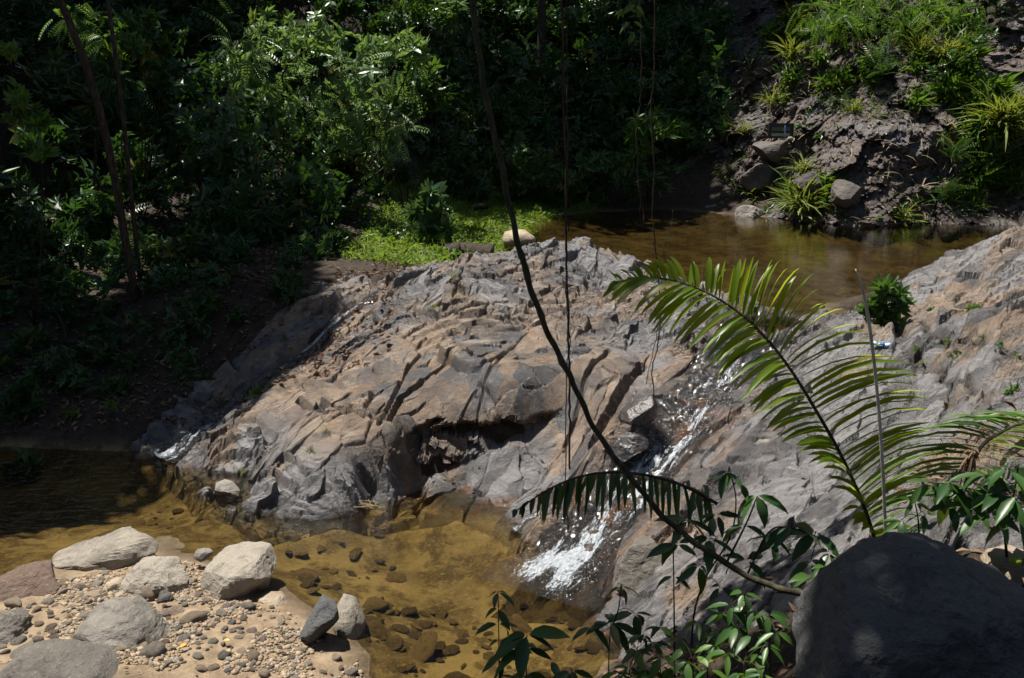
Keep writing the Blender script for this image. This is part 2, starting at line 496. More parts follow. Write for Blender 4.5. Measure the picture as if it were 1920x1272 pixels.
cp(1.50, (820, 580), (960, 580), (1100, 580), (1230, 590), (740, 560), (1330, 615))
cp(1.70, (800, 535), (900, 540), (1000, 530), (1120, 530), (1230, 545), (1320, 580))
cp(1.92, (860, 505), (940, 480), (1180, 498))
cp(2.06, (990, 462), (1050, 457), (1110, 463))
# side trickle left of the dome
cp(1.44, (690, 562)); cp(1.0, (595, 640)); cp(.72, (545, 680)); cp(.45, (470, 735)); cp(.2, (395, 795)); cp(.06, (335, 842))
# cascade channel
cp(1.44, (1400, 625), (1460, 612), (1340, 650)); cp(1.16, (1340, 715), (1390, 710)); cp(.86, (1275, 795)); cp(.52, (1205, 890)); cp(.2, (1120, 985)); cp(-.05, (1060, 1060))
cp(1.08, (1250, 735), (1200, 745)); cp(.78, (1170, 810), (1130, 830)); cp(.42, (1090, 890), (1120, 900)); cp(.15, (1010, 985), (1050, 970))
# right slope
cp(.08, (1150, 1110), (1130, 1160)); cp(.3, (1180, 1020), (1200, 1120), (1230, 1180)); cp(.38, (1190, 1050))
cp(.62, (1260, 940), (1300, 1060), (1330, 1150)); cp(.9, (1330, 850), (1400, 970), (1430, 1080))
cp(1.15, (1420, 780), (1500, 880), (1550, 980)); cp(1.35, (1480, 700), (1600, 840)); cp(1.5, (1560, 640), (1480, 590), (1590, 600), (1640, 760), (1640, 950))
cp(1.65, (1620, 640), (1650, 585), (1720, 700), (1740, 860)); cp(1.92, (1695, 525), (1790, 690), (1760, 600), (1820, 830), (1780, 930))
cp(2.12, (1770, 490), (1870, 700), (1830, 600), (1920, 820)); cp(2.4, (1850, 455), (1900, 580)); cp(2.62, (1920, 425)); cp(2.05, (1920, 950))
# near ground, right
cp(.35, (1180, 1230), (1200, 1272)); cp(.6, (1330, 1220), (1330, 1272)); cp(1.0, (1460, 1180), (1480, 1272)); cp(1.5, (1640, 1080))
# gravel bar
cp(.10, (120, 1090), (230, 1080), (400, 1120), (560, 1160), (620, 1240), (350, 1060)); cp(.2, (150, 1160), (330, 1190), (480, 1260), (60, 1160)); cp(.32, (60, 1250), (250, 1272))
# left bank
cp(.12, (100, 815), (280, 815)); cp(.3, (180, 780), (330, 770)); cp(.5, (250, 700), (400, 700), (60, 720)); cp(.85, (0, 640), (200, 630), (450, 640), (520, 660)); cp(1.25, (380, 580), (560, 590), (150, 560))
cp(1.5, (640, 540), (500, 540), (300, 540)); cp(1.7, (60, 480), (300, 480), (560, 495), (700, 490)); cp(1.95, (0, 440), (180, 440))
# upper pool
cp(1.5, (955, 438), (1000, 415), (1080, 402), (1180, 396), (1270, 393)); cp(1.56, (900, 470), (860, 480), (820, 500)); cp(1.62, (960, 400), (1060, 385), (880, 440), (780, 470)); cp(1.72, (800, 420), (900, 385))
cp(1.12, (1160, 440), (1300, 470), (1400, 520), (1330, 450), (1600, 480), (1750, 450)); cp(1.2, (1440, 565), (1540, 560))
CP = [tuple(c) for c in CP] + [
    (13, 19, 1.15), (16, 18.2, 1.2), (13, 20.8, 1.2), (16, 19.5, 1.3), (14, 16.5, 1.3), (19, 17, 2.0), (3, 14, 1.1), (2, 16.5, 1.1), (6, 15, 1.05), (8.2, 13.6, 1.1), (10, 17, 1.1), (5, 13.2, 1.1), (12, 18, 1.15), (.6, 16, 1.3), (1.8, 15, 1.2), (10, 13, 1.6), (13, 14, 2.4), (10, 9, 3.0), (7, 8, 2.7), (14, 8, 4), (20, 10, 6), (6, 4, 2.9),
    (-8, 10.2, .25), (-9, 9, .3), (-8, 7, .3), (-7, 5, .6), (-5, 4, .6), (-3, 3, .6), (-1.5, 4.6, .12), (-11, 13, 1.8), (-10, 16, 3.0), (-9, 20, 4.0), (-6, 19, 2.6), (-4, 20, 2.2), (-2, 23, 2.0), (-6, 24, 4.2), (-2, 27, 3.6), (-12, 24, 6.5), (-16, 18, 6), (-18, 12, 5), (-16, 6, 3),
    (1, 26.5, 2.2), (4, 28, 3.0), (0, 31, 6.0), (-6, 30, 8), (-14, 32, 12), (5, 33, 7.5), (10, 30, 8.5), (16, 26, 8), (0, 40, 14), (-14, 42, 19), (14, 40, 15), (-28, 30, 16), (26, 26, 14), (0, 56, 24), (-24, 56, 30), (24, 56, 26), (-34, 10, 12), (34, 8, 14), (-45, 50, 34), (45, 50, 34),
    (0, 0, 2.3), (1, 2, 1.9), (2.4, 3, 2.0), (0, 3, 1.1), (.5, 4.4, .4), (-1.2, 1.5, 1.5), (4, 2, 2.6), (0, -5, 3), (-10, -5, 3), (10, -5, 4), (0, -14, 5), (-25, -12, 6), (25, -12, 8)]
CP = np.array(CP, float)
_C = .06
def _phi(r2): return np.sqrt(r2 + _C * _C)
_d2 = ((CP[:, None, :2] - CP[None, :, :2]) ** 2).sum(-1)
_n = len(CP)
_A = np.zeros((_n + 3, _n + 3)); _A[:_n, :_n] = _phi(_d2) - np.eye(_n) * .02
_A[:_n, _n] = 1; _A[:_n, _n + 1:] = CP[:, :2]; _A[_n, :_n] = 1; _A[_n + 1:, :_n] = CP[:, :2].T
_W = np.linalg.solve(_A, np.concatenate([CP[:, 2], np.zeros(3)]))
def land(x, y):
    x = np.asarray(x, float); sh = x.shape; x = x.ravel(); y = np.asarray(y, float).ravel()
    out = np.empty(len(x))
    for i in range(0, len(x), 20000):
        a = x[i:i + 20000]; b = y[i:i + 20000]
        out[i:i + 20000] = _phi((a[:, None] - CP[None, :, 0]) ** 2 + (b[:, None] - CP[None, :, 1]) ** 2) @ _W[:_n] + _W[_n] + _W[_n + 1] * a + _W[_n + 2] * b
    return out.reshape(sh)

def wp(z, *uv): return [tuple(P(u, v, z)[:2]) for u, v in uv]
def wz(*uvz): return [tuple(P(u, v, z)[:2]) for u, v, z in uvz]
CHAN = wz((1450, 600, 1.5), (1400, 640, 1.44), (1340, 720, 1.16), (1275, 800, .86), (1205, 890, .52), (1120, 985, .2), (1060, 1060, 0))
TRICK = wz((705, 548, 1.5), (690, 562, 1.44), (595, 640, 1.0), (545, 680, .72), (470, 735, .45), (395, 795, .2), (335, 842, .05), (300, 862, 0))
DOME = wz((335, 866, 0), (385, 925, 0), (490, 980, 0), (690, 955, 0), (870, 940, 0), (960, 970, 0), (1060, 1070, 0)) + CHAN[::-1][1:] + \
    [(3.1, 11.8), (2.7, 13.2), (1.7, 14.6), (.6, 15.3), (-.6, 15.1), (-1.4, 14.2), (-1.9, 13.3)] + TRICK[1:-2]
SLOPE = CHAN[::-1] + wz((1600, 592, 1.5), (1700, 515, 1.95)) + [(6.8, 12.2), (9, 11.5), (9.5, 8), (6, 4.5)] + \
    wz((1920, 985, 2.0), (1760, 1020, 1.7), (1600, 1080, 1.3), (1450, 1130, .95), (1320, 1180, .6), (1200, 1190, .25), (1140, 1150, .05))
LBANK = wz((690, 545, 1.5), (560, 645, .9), (470, 720, .45), (390, 785, .2), (330, 842, .05), (255, 846, .05), (300, 795, .25), (390, 715, .5), (460, 660, .8), (530, 600, 1.15), (610, 545, 1.45), (680, 520, 1.65))

CRACKS = [  # (pixel polyline with heights, width m, depth m)
    ([(847, 672, 1.2), (800, 705, 1.05), (752, 741, .92), (727, 784, .8)], .035, .13),
    ([(893, 624, 1.35), (867, 650, 1.25), (800, 657, 1.2), (767, 690, 1.05), (712, 790, .78)], .030, .09),
    ([(1143, 670, 1.2), (1097, 712, 1.08), (1060, 757, .95)], .03, .09),
    ([(1205, 682, 1.2), (1175, 715, 1.12), (1150, 745, 1.04), (1120, 780, .9)], .075, .26),
    ([(1007, 680, 1.2), (1050, 688, 1.18)], .018, .05),
    ([(953, 677, 1.18), (917, 724, 1.0), (895, 760, .88)], .022, .05),
    ([(655, 735, .86), (620, 770, .7), (560, 780, .62)], .03, .10),
    ([(560, 745, .72), (640, 772, .74), (700, 790, .74), (748, 798, .72)], .035, .13),
    ([(600, 800, .55), (560, 830, .45), (520, 840, .4)], .025, .06),
    ([(830, 620, 1.35), (900, 615, 1.4), (1000, 600, 1.45), (1090, 610, 1.42)], .03, .07),
    ([(890, 560, 1.6), (960, 585, 1.5), (1010, 560, 1.6)], .03, .08),
    ([(780, 580, 1.5), (850, 590, 1.48), (890, 570, 1.55)], .03, .08),
    ([(1700, 660, 1.7), (1760, 700, 1.8), (1830, 760, 1.9)], .05, .07),
    ([(1720, 610, 1.8), (1800, 650, 1.95), (1900, 690, 2.1)], .05, .07),
    ([(1630, 700, 1.55), (1720, 740, 1.7), (1640, 820, 1.5)], .03, .06),
    ([(690, 640, 1.2), (640, 660, 1.1), (590, 700, .9)], .02, .05),
    ([(1000, 480, 1.95), (1060, 520, 1.75), (1150, 520, 1.75)], .03, .06),
]
for c in CRACKS: pass
CRACKS = [(wz(*c[0]), c[1], c[2]) for c in CRACKS]

def blocks(x, y, seed):
    """nearest-cell lookup: three random numbers of the cell, offset from its centre, distance to its edge"""
    ix = np.floor(x); iy = np.floor(y); z = np.zeros_like(ix)
    b1 = np.full(x.shape, 9.0); b2 = np.full(x.shape, 9.0); o = [np.zeros_like(x) for _ in range(5)]
    for dx in (-1, 0, 1):
        for dy in (-1, 0, 1):
            cx = ix + dx; cyy = iy + dy
            px = cx + .05 + .9 * _h(cx, cyy, z, seed); py = cyy + .05 + .9 * _h(cx, cyy, z + 1, seed)
            d = np.maximum(np.abs(x - px), np.abs(y - py)) * .65 + np.hypot(x - px, y - py) * .35
            c = d < b1
            b2 = np.where(c, b1, np.minimum(b2, d))
            for k, v in enumerate((_h(cx, cyy, z + 2, seed), _h(cx, cyy, z + 3, seed), _h(cx, cyy, z + 4, seed), x - px, y - py)): o[k] = np.where(c, v, o[k])
            b1 = np.where(c, d, b1)
    return o[0], o[1], o[2], o[3], o[4], b2 - b1

def rock_height(x, y, seed=3, amp=1.0):
    """bedrock: base + tilted blocks, sawtooth bedding ledges and cracks; returns z, crack mask, block tone"""
    b = land(x, y)
    jx = x + .03 * (fbm(x * 3, y * 3, 2, 40) - .5) + .010 * (fbm(x * 14, y * 14, 2, 43) - .5)
    jy = y + .03 * (fbm(x * 3, y * 3, 2, 41) - .5) + .010 * (fbm(x * 14, y * 14, 2, 44) - .5)
    ca, sa = math.cos(.75), math.sin(.75)
    s = jx * ca + jy * sa; t = -jx * sa + jy * ca                   # strike of the joints
    upper = sstep(1.2, 1.5, b + .3 * (fbm(x * 1.1, y * 1.1, 2, 61) - .5))
    rough = sstep(.40, .60, fbm(x * .8 + 5, y * .8, 3, 60))
    low = sstep(.55, .35, b) * sstep(-.6, -1.2, x)                   # shattered toe of the dome
    rough = np.clip(np.maximum(np.maximum(rough * .6, upper * .9), low), .10, 1) * amp
    p1, p2, p3, u1, v1, e1 = blocks(s * .95, t * 1.9, seed)
    q1, q2, q3, u2, v2, e2 = blocks(s * 2.9 + 7, t * 5.2, seed + 5)
    r1, r2, r3, u3, v3, e3 = blocks(jx * 9, jy * 11, seed + 9)
    dch = seg_dist(x, y, CHAN)
    z = b - .12 * np.exp(-(dch / .30) ** 2) - .07 * np.exp(-(seg_dist(x, y, TRICK) / .13) ** 2) + sstep(-.02, .085, e1) * (.11 * (p1 - .5) + .20 * ((p2 - .5) * u1 + (p3 - .35) * v1))
    k2 = (.026 + .052 * rough)
    z = z + k2 * (q1 - .5) + k2 * 2.3 * ((q2 - .5) * u2 + (q3 - .4) * v2)
    z = z + (.004 + .014 * rough) * ((r1 - .5) + 1.6 * ((r2 - .5) * u3 + (r3 - .5) * v3))
    def saw(ang, lam, ph):
        q = -(jx * np.sin(ang) + jy * np.cos(ang)) / lam + ph
        fr = q - np.floor(q)
        return np.where(fr < .82, fr / .82, (1 - fr) / .18) - .5
    big = saw((p3 - .5) * 1.5 + .15, .16 + .30 * p1, p2 * 7)
    sml = saw((q3 - .5) * 1.9 + .1, .05 + .09 * q1, q2 * 5)
    z = z + big * (.016 + .065 * rough) * (.4 + p2) + sml * (.004 + .026 * rough) * (.3 + q2)
    z = z + .007 * (fbm(x * 26, y * 26, 3, 72) - .5) * (.3 + rough)
    ck = np.zeros_like(x)
    for pts, w, d in CRACKS:
        dd = seg_dist(jx, jy, pts)
        k = np.clip(1 - dd / (w * 1.25), 0, 1) ** .8; ck = np.maximum(ck, k); z = z - d * k
    k1 = np.exp(-(e1 / .022) ** 2) * (p1 > .35); k2_ = np.exp(-(e2 / .035) ** 2) * (q1 > .4) * (.3 + .7 * rough)
    z = z - .030 * k1 - .012 * k2_
    ck = np.maximum(ck, np.maximum(k1 * .6, k2_ * .5))
    return z, ck, .55 * q2 + .45 * p2

def rock_mesh(name, poly, x0, x1, y0, y1, nx, ny, buf=.22, over=None, seed=3, amp=1.0):
    gx = np.linspace(x0, x1, nx); gy = y0 * (y1 / y0) ** np.linspace(0, 1, ny)
    X, Y = np.meshgrid(gx, gy)
    sd = sdf_poly(X, Y, poly) + .10 * (fbm(X * 3, Y * 3, 3, 33) - .5)
    keep = sd < buf + .18
    Z = np.zeros_like(X); CK = np.zeros_like(X)
    z, ck, tn = rock_height(X[keep], Y[keep], seed, amp)
    Z[keep] = z; CK[keep] = ck
    Z -= .34 * sstep(.10, buf + .14, sd)
    XX, YY, ZZ = X.copy(), Y.copy(), Z.copy()
    if over: XX, YY, ZZ = over(XX, YY, ZZ)
    chan = seg_dist(X, Y, CHAN); tr = seg_dist(X, Y, TRICK)
    nn = fbm(X * 2.2, Y * 2.2, 4, 44)
    wet = np.clip(1.15 - chan / (.72 + .8 * (nn - .3)), 0, 1)
    wet = np.maximum(wet, np.clip(1.1 - tr / (.16 + .2 * (nn - .3)), 0, 1))
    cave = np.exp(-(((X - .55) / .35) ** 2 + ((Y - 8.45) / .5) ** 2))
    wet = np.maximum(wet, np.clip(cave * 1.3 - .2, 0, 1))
    wet = np.maximum(wet, sstep(.07, .005, ZZ) * .85)
    silt = sstep(-.03, -.12, ZZ + .08 * (nn - .5)); wet = wet * (1 - silt)
    tan = sstep(.30, .75, Z) * sstep(1.75, 1.25, Z + .5 * (nn - .5)) * sstep(1.7, .6, X)
    tan = np.maximum(tan, 0.85 * sstep(.50, .60, fbm(X * 1.4, Y * 1.4, 3, 45)))
    idx = -np.ones(X.shape, int); idx[keep] = np.arange(keep.sum())
    q = np.stack([idx[:-1, :-1], idx[:-1, 1:], idx[1:, 1:], idx[1:, :-1]], -1).reshape(-1, 4)
    q = q[(q >= 0).all(1)]
    V = np.stack([XX[keep], YY[keep], ZZ[keep]], -1)
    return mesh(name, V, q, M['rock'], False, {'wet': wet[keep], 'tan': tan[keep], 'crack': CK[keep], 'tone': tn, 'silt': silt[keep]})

def overhang(X, Y, Z):
    """undercut the wall below the slab's lip into an angular dark gap"""
    b1 = blocks(X * 3.1 + Z * 1.2, Z * 4.5, 96); b2 = blocks(X * 7.5, Z * 9 + X * 2, 97)
    nz = fbm(X * 6, X * 0 + 3, 3, 99)
    top = .56 + .16 * nz + .07 * b2[1] + .04 * X; bot = .02 + np.clip(.40 * (X + .95), 0, .7) + .10 * (fbm(X * 4, X * 0, 2, 100) - .5)
    prof = sstep(top + .05, top - .07, Z) * sstep(bot - .03, bot + .10, Z)
    prof = prof * (1 - .8 * np.exp(-(((Z - .33 - .1 * (X + .55)) / .06) ** 2) - ((X + .55) / .22) ** 4))
    m = sstep(-1.12, -.92, X + .25 * Z) * sstep(.75, .45, X) * sstep(8.6, 8.75, Y) * sstep(10.2, 9.9, Y)
    Y = Y + m * prof * (.02 + .14 * b1[0] + .10 * b2[0])
    return X, Y, Z

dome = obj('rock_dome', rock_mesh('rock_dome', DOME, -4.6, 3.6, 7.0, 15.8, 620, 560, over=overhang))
tag(dome, 'broad domed outcrop of fractured grey and tan bedrock between the two pools', 'rock outcrop')
slope = obj('rock_slope', rock_mesh('rock_slope', SLOPE, .3, 9.8, 3.9, 12.8, 560, 600, seed=23, amp=.75))
tag(slope, 'grey bedrock slope rising beside the cascade to the right edge', 'rock outcrop')
ledge = obj('rock_ledge', rock_mesh('rock_ledge', LBANK, -6.6, -1.2, 9.6, 14.6, 230, 240, buf=.3, seed=51))
tag(ledge, 'low shaded bedrock ledge along the thin side trickle', 'rock outcrop')

# ground sheet
gx = np.concatenate([np.linspace(-120, -13, 26)[:-1], np.linspace(-13, 14, 330), np.linspace(14, 120, 26)[1:]])
gy = np.concatenate([np.linspace(-60, 2, 24)[:-1], 2 * (34 / 2) ** np.linspace(0, 1, 330), np.linspace(34, 130, 26)[1:]])
X, Y = np.meshgrid(gx, gy)
Z = land(X, Y)
def pool_mask(X, Y):
    return Z
sd = np.minimum(np.minimum(sdf_poly(X, Y, DOME), sdf_poly(X, Y, SLOPE)), sdf_poly(X, Y, LBANK))
soft = .10 * (fbm(X * 1.7, Y * 1.7, 4, 12) - .5) + .05 * (fbm(X * 7, Y * 7, 3, 14) - .5)
Zg = Z + soft * np.clip(np.abs(Z - 0) * 3 + .55, .3, 1) * np.where(np.hypot(X, Y) > 30, 3, 1) - .30 * sstep(.20, .0, sd)
GRASS = wp(1.6, (690, 490), (720, 415), (800, 385), (900, 372), (1000, 375), (1100, 380), (1060, 398), (985, 412), (950, 430), (945, 455), (880, 470), (800, 500))
BAR = wp(.05, (-80, 1075), (60, 1065), (310, 1005), (400, 1040), (530, 1090), (640, 1150), (690, 1230), (690, 1330), (-100, 1330))
sand = sstep(.25, -.15, sdf_poly(X, Y, BAR)); grass = sstep(.6, -.3, sdf_poly(X, Y, GRASS))
lower = (Y < 11) & (X < 2.6) & (X > -9)
upper = (Y > 11.2) & (X > -2.2)
bed = np.where(lower, sstep(.10, -.02, Zg), 0) + np.where(upper, sstep(1.56, 1.44, Zg), 0)
bed = np.clip(bed * (1 - sand * sstep(-.05, .02, Zg)), 0, 1)
sand = sand * sstep(-.03, .03, Zg)
damp = sstep(.085, .015, Zg + .05 * (fbm(X * 5, Y * 5, 3, 18) - .5))
ny, nx = X.shape
ii = (np.arange(ny - 1)[:, None] * nx + np.arange(nx - 1)[None]).ravel()
ground = obj('ground', mesh('ground', np.stack([X, Y, Zg], -1).reshape(-1, 3), np.stack([ii, ii + 1, ii + nx + 1, ii + nx], -1), M['ground'], True,
                            {'bed': bed.ravel(), 'sand': sand.ravel(), 'grass': grass.ravel(), 'damp': damp.ravel()}))
tag(ground, kind='structure')
GXI, GYI, ZGI = gx, gy, Zg
def gz(x, y):                       # height of the ground sheet
    i = np.clip(np.searchsorted(GXI, x) - 1, 0, len(GXI) - 2); j = np.clip(np.searchsorted(GYI, y) - 1, 0, len(GYI) - 2)
    fx = (x - GXI[i]) / (GXI[i + 1] - GXI[i]); fy = (y - GYI[j]) / (GYI[j + 1] - GYI[j])
    return (ZGI[j, i] * (1 - fx) + ZGI[j, i + 1] * fx) * (1 - fy) + (ZGI[j + 1, i] * (1 - fx) + ZGI[j + 1, i + 1] * fx) * fy

# pools
def water(name, poly, z, mat, res):
    poly = np.array(poly); lo = poly.min(0); hi = poly.max(0)
    X, Y = np.meshgrid(np.arange(lo[0], hi[0] + res, res), np.arange(lo[1], hi[1] + res, res))
    ins = sdf_poly(X, Y, [tuple(p) for p in poly]) < res
    idx = -np.ones(X.shape, int); idx[ins] = np.arange(ins.sum())
    q = np.stack([idx[:-1, :-1], idx[:-1, 1:], idx[1:, 1:], idx[1:, :-1]], -1).reshape(-1, 4); q = q[(q >= 0).all(1)]
    V = np.stack([X[ins], Y[ins], np.full(ins.sum(), z)], -1)
    o = obj(name, mesh(name, V, q, mat, True)); return tag(o, kind='structure')
water('lower_pool_water', [(-9, 5), (-9, 11), (-4, 11), (-3.4, 10), (-2, 9.6), (.3, 9.9), (.9, 8.6), (1.2, 7.2), (1.2, 5.2), (.6, 4.6), (-1.5, 4.6), (-4, 5)], 0.0, M['pool'], .1)
water('upper_pool_water', [(-.6, 15), (-.6, 20.5), (1, 24), (5, 26.5), (14, 24), (17, 20.5), (16, 16), (9, 13.2), (7, 12.3), (5.2, 11.6), (4.3, 11.0), (2.9, 10.75), (2.6, 11.6), (2.0, 13.5)], ZU, M['pool2'], .15)

# ------------------------------------------------------------------ earth cliff behind the upper pool
CLB = [np.array(p) for p in [(3.4, 29.5, 0), (4.3, 26.6, 0), (5.2, 25.3, 0), (6.4, 23.9, 0), (8.2, 22.6, 0), (10.5, 21.9, 0), (12.6, 21.4, 0), (16, 20.3, 0), (20, 19.5, 0)]]
cb = spline(CLB, 420)
hs = np.linspace(-.4, 11, 300)
tan_ = np.gradient(cb, axis=0); tan_ /= np.linalg.norm(tan_, axis=1)[:, None]
nor = np.stack([-tan_[:, 1], tan_[:, 0], np.zeros(len(cb))], -1)           # away from the pool
sl = np.concatenate([[0], np.cumsum(np.linalg.norm(np.diff(cb, axis=0), axis=1))])
S_, H_ = np.meshgrid(sl, hs)
prof = np.interp(hs, [-.4, 0, .5, 1.2, 2.2, 2.6, 4, 6, 8, 11], [-.7, -.3, .45, .9, 1.3, 1.9, 2.9, 4.5, 6.2, 9.5])
f1, e1 = facet(S_ * .9, H_ * 1.0, 7); f2, e2 = facet(S_ * 2.6 + 2, H_ * 3.1, 8); f3, e3 = facet(S_ * 7, H_ * 8.5, 9)
dz = prof[:, None] + .9 * (fbm(S_ * .45, H_ * .4, 3, 5) - .5) + .50 * f1 + .25 * f2 + .11 * f3 + .12 * (fbm(S_ * 4, H_ * 4, 4, 6) - .5)
dz = dz - .9 * np.exp(-((S_ - 9.5) / 1.4) ** 2) * np.exp(-((H_ - 1.2) / 1.6) ** 2)      # buttress with the niche
dz = dz + .3 * np.exp(-((S_ - 4.8) / 1.5) ** 2)
def cliff_pt(j, i, off=0.0): return cb[i] + nor[i] * (dz[j, i] - off) + np.array([0, 0, ZU + hs[j]])
CV = cb[None] + nor[None] * dz[..., None]; CV[..., 2] = ZU + H_ + .06 * f2
ny, nx = H_.shape
ii = (np.arange(ny - 1)[:, None] * nx + np.arange(nx - 1)[None]).ravel()
def mat_cliff():
    t = NT('cliff_earth'); p = t.pos()
    n1 = t.noise(.8, 5, .6, p); n2 = t.noise(5, 6, .65, p); n3 = t.noise(26, 5, .7, p)
    c = t.mix(t.ramp(n2, .3, .7), (.045, .036, .031), (.140, .116, .104))
    c = t.mix(t.ramp(n1, .48, .64), c, (.125, .12, .125))
    c = t.mix(t.ramp(n3, .5, .75), c, (.24, .20, .17))
    c = t.mix(t.ramp(t.attr('crack'), .3, 1), c, (.03, .024, .02))
    h = t.math('ADD', n2, t.math('MULTIPLY', n3, .7))
    return t.surf(t.pbr(c, .8, t.bump(h, .06, .9), .25))
ck = np.maximum(np.exp(-(e1 / .06) ** 2), np.exp(-(e2 / .07) ** 2) * .7)
cliff = obj('earth_cliff', mesh('earth_cliff', CV.reshape(-1, 3), np.stack([ii, ii + 1, ii + nx + 1, ii + nx], -1), mat_cliff(), False, {'crack': ck.ravel()}))
tag(cliff, 'steep crumbling bank of dark earth and rock behind the upper pool', 'cliff')
def cliff_at(u, v):
    """point of the cliff's surface on a line of sight"""
    d = ray(u, v); o = np.array([0, 0, CAMZ]); W = CV.reshape(-1, 3) - o
    t = W @ d / d.dot(d); e = np.linalg.norm(W - t[:, None] * d, axis=1) / t
    k = np.argsort(e)[:6]; k = k[np.argmin(t[k])]
    return CV.reshape(-1, 3)[k]

# ------------------------------------------------------------------ boulders and stones
import bmesh
_ico = {}
def ico(n):
    if n not in _ico:
        bm = bmesh.new(); bmesh.ops.create_icosphere(bm, subdivisions=n, radius=1)
        _ico[n] = (np.array([v.co[:] for v in bm.verts]), np.array([[v.index for v in f.verts] for f in bm.faces])); bm.free()
    return _ico[n]
UPV = np.array([0, math.sin(PITCH), math.cos(PITCH)])

def facets_cut(V, rng, k, lo, hi):
    ext = np.abs(V).max(0)
    for _ in range(k):
        d = rng.normal(size=3); d /= np.linalg.norm(d)
        pr = V @ d; o = pr.max() * rng.uniform(lo, hi)
        V = V - np.maximum(pr - o, 0)[:, None] * d * .93
    return V

def boulder(name, poly, Yd, depth, mat, label, seed=0, cuts=9, sub=5, rough=.05, cat='boulder', sq=.72, lo=.62):
    """a rock with the outline poly (pixels), standing at distance Yd and depth metres thick"""
    rng = np.random.default_rng(seed)
    poly = np.array(poly, float); c = (poly.min(0) + poly.max(0)) / 2
    ray_t = Yd / ray(*c)[1]; mpp = ray_t / FPX
    ctr = PD(c[0], c[1], Yd)
    a = np.linspace(0, 2 * np.pi, 361); R = np.zeros(361)
    pl = (poly - c) * np.array([1, -1])
    for i, th in enumerate(a):
        d = np.array([math.cos(th), math.sin(th)])
        for p, q in zip(pl, np.roll(pl, -1, 0)):
            e = q - p; den = d[0] * e[1] - d[1] * e[0]
            if abs(den) < 1e-9: continue
            t = (p[0] * e[1] - p[1] * e[0]) / den; w = (p[0] * d[1] - p[1] * d[0]) / den
            if t > 0 and -1e-6 <= w <= 1 + 1e-6: R[i] = max(R[i], t)
    S, F = ico(sub)
    th = np.arctan2(S[:, 2], S[:, 0]) % (2 * np.pi); rho = np.hypot(S[:, 0], S[:, 2])
    r = np.interp(th, a, R) * mpp * rho ** sq
    V = r[:, None] * (np.cos(th)[:, None] * np.array([1., 0, 0]) + np.sin(th)[:, None] * UPV)
    V = V + (np.sign(S[:, 1]) * np.abs(S[:, 1]) ** .8 * depth / 2)[:, None] * np.array([0, 1., 0])
    V = facets_cut(V, rng, int(cuts * 1.6), lo, max(.93, lo + .1))
    sz = np.ptp(V, axis=0).max()
    n = V / (np.linalg.norm(V, axis=1)[:, None] + 1e-6)
    V = V + n * ((fbm3(V / sz * 3.2 + seed, 5, seed) - .5) * 2 * rough * sz)[:, None]
    rd = np.abs(fbm3(V / sz * np.array([5, 5, 9]) + 7 + seed, 4, seed + 3) - .5)
    V = V + n * ((rd - .12) * rough * .9 * sz)[:, None]
    g1 = np.abs(fbm3(V * 9 + seed, 5, seed + 5) - .5); V = V + n * ((.10 - g1) * .10 * min(sz, .5))[:, None]
    g2 = fbm3(V * 42 + seed, 3, seed + 8) - .5; V = V + n * (g2 * .012)[:, None] * min(1, sz / .25)
    o = obj(name, mesh(name, V, F, mat, sub < 5), None, ctr)
    return tag(o, label, cat)

Mp = M['pale']
boulder('boulder', [(58, 1062), (100, 1040), (180, 1020), (235, 995), (285, 987), (312, 993), (314, 1015), (300, 1035), (250, 1062), (190, 1085), (100, 1088)], 7.55, .75, Mp, 'long pale slab of rock pointing into the pool, highest on the gravel bar', 1)
boulder('boulder', [(-30, 1085), (20, 1072), (80, 1073), (125, 1092), (142, 1112), (132, 1135), (90, 1148), (40, 1160), (-30, 1150)], 6.75, .7, M['red'], 'smooth reddish boulder cut by the left edge of the picture', 2)
boulder('boulder', [(230, 1118), (238, 1075), (262, 1052), (300, 1045), (335, 1052), (360, 1078), (358, 1115), (330, 1130), (265, 1138)], 6.9, .55, Mp, 'squarish brown-grey boulder between the long slab and the whitish boulder', 3)
boulder('boulder', [(358, 1110), (368, 1075), (400, 1043), (445, 1022), (490, 1020), (510, 1040), (519, 1065), (505, 1090), (498, 1118), (460, 1138), (400, 1140)], 6.95, .6, Mp, 'large whitish boulder at the waterline of the gravel bar', 4)
boulder('boulder', [(130, 1215), (150, 1170), (180, 1145), (240, 1142), (280, 1160), (310, 1195), (350, 1245), (352, 1275), (250, 1285), (150, 1265)], 5.9, .75, M['greystone'], 'big low rounded grey boulder at the bottom of the gravel bar', 5, 7)
boulder('boulder', [(-30, 1150), (20, 1140), (45, 1165), (55, 1200), (50, 1235), (-30, 1240)], 5.95, .5, M['greystone'], 'angular cracked grey rock below the reddish boulder', 6, 14, 5, .07)
boulder('boulder', [(-30, 1245), (40, 1222), (120, 1228), (190, 1240), (235, 1275), (235, 1310), (-30, 1310)], 5.35, .6, M['greystone'], 'flat grey rock in the bottom corner of the gravel bar', 7, 8)
boulder('boulder', [(556, 1200), (572, 1170), (610, 1108), (620, 1106), (640, 1130), (646, 1190), (625, 1222), (585, 1215)], 6.15, .38, M['dark'], 'upright pointed dark wedge of rock beside the water', 8, 16, 5, .03, 'rock', .55)
boulder('boulder', [(625, 1150), (640, 1122), (662, 1130), (682, 1165), (684, 1200), (640, 1212)], 6.4, .4, M['pale'], 'smooth cream stone tucked behind the pointed dark rock', 9, 4, 4, .02, 'stone')
boulder('boulder', [(475, 1135), (490, 1118), (525, 1118), (548, 1140), (545, 1158), (500, 1158)], 6.7, .3, M['tanstone'], 'flat cream stone between the whitish boulder and the pointed rock', 10, 6, 4, .03, 'stone')
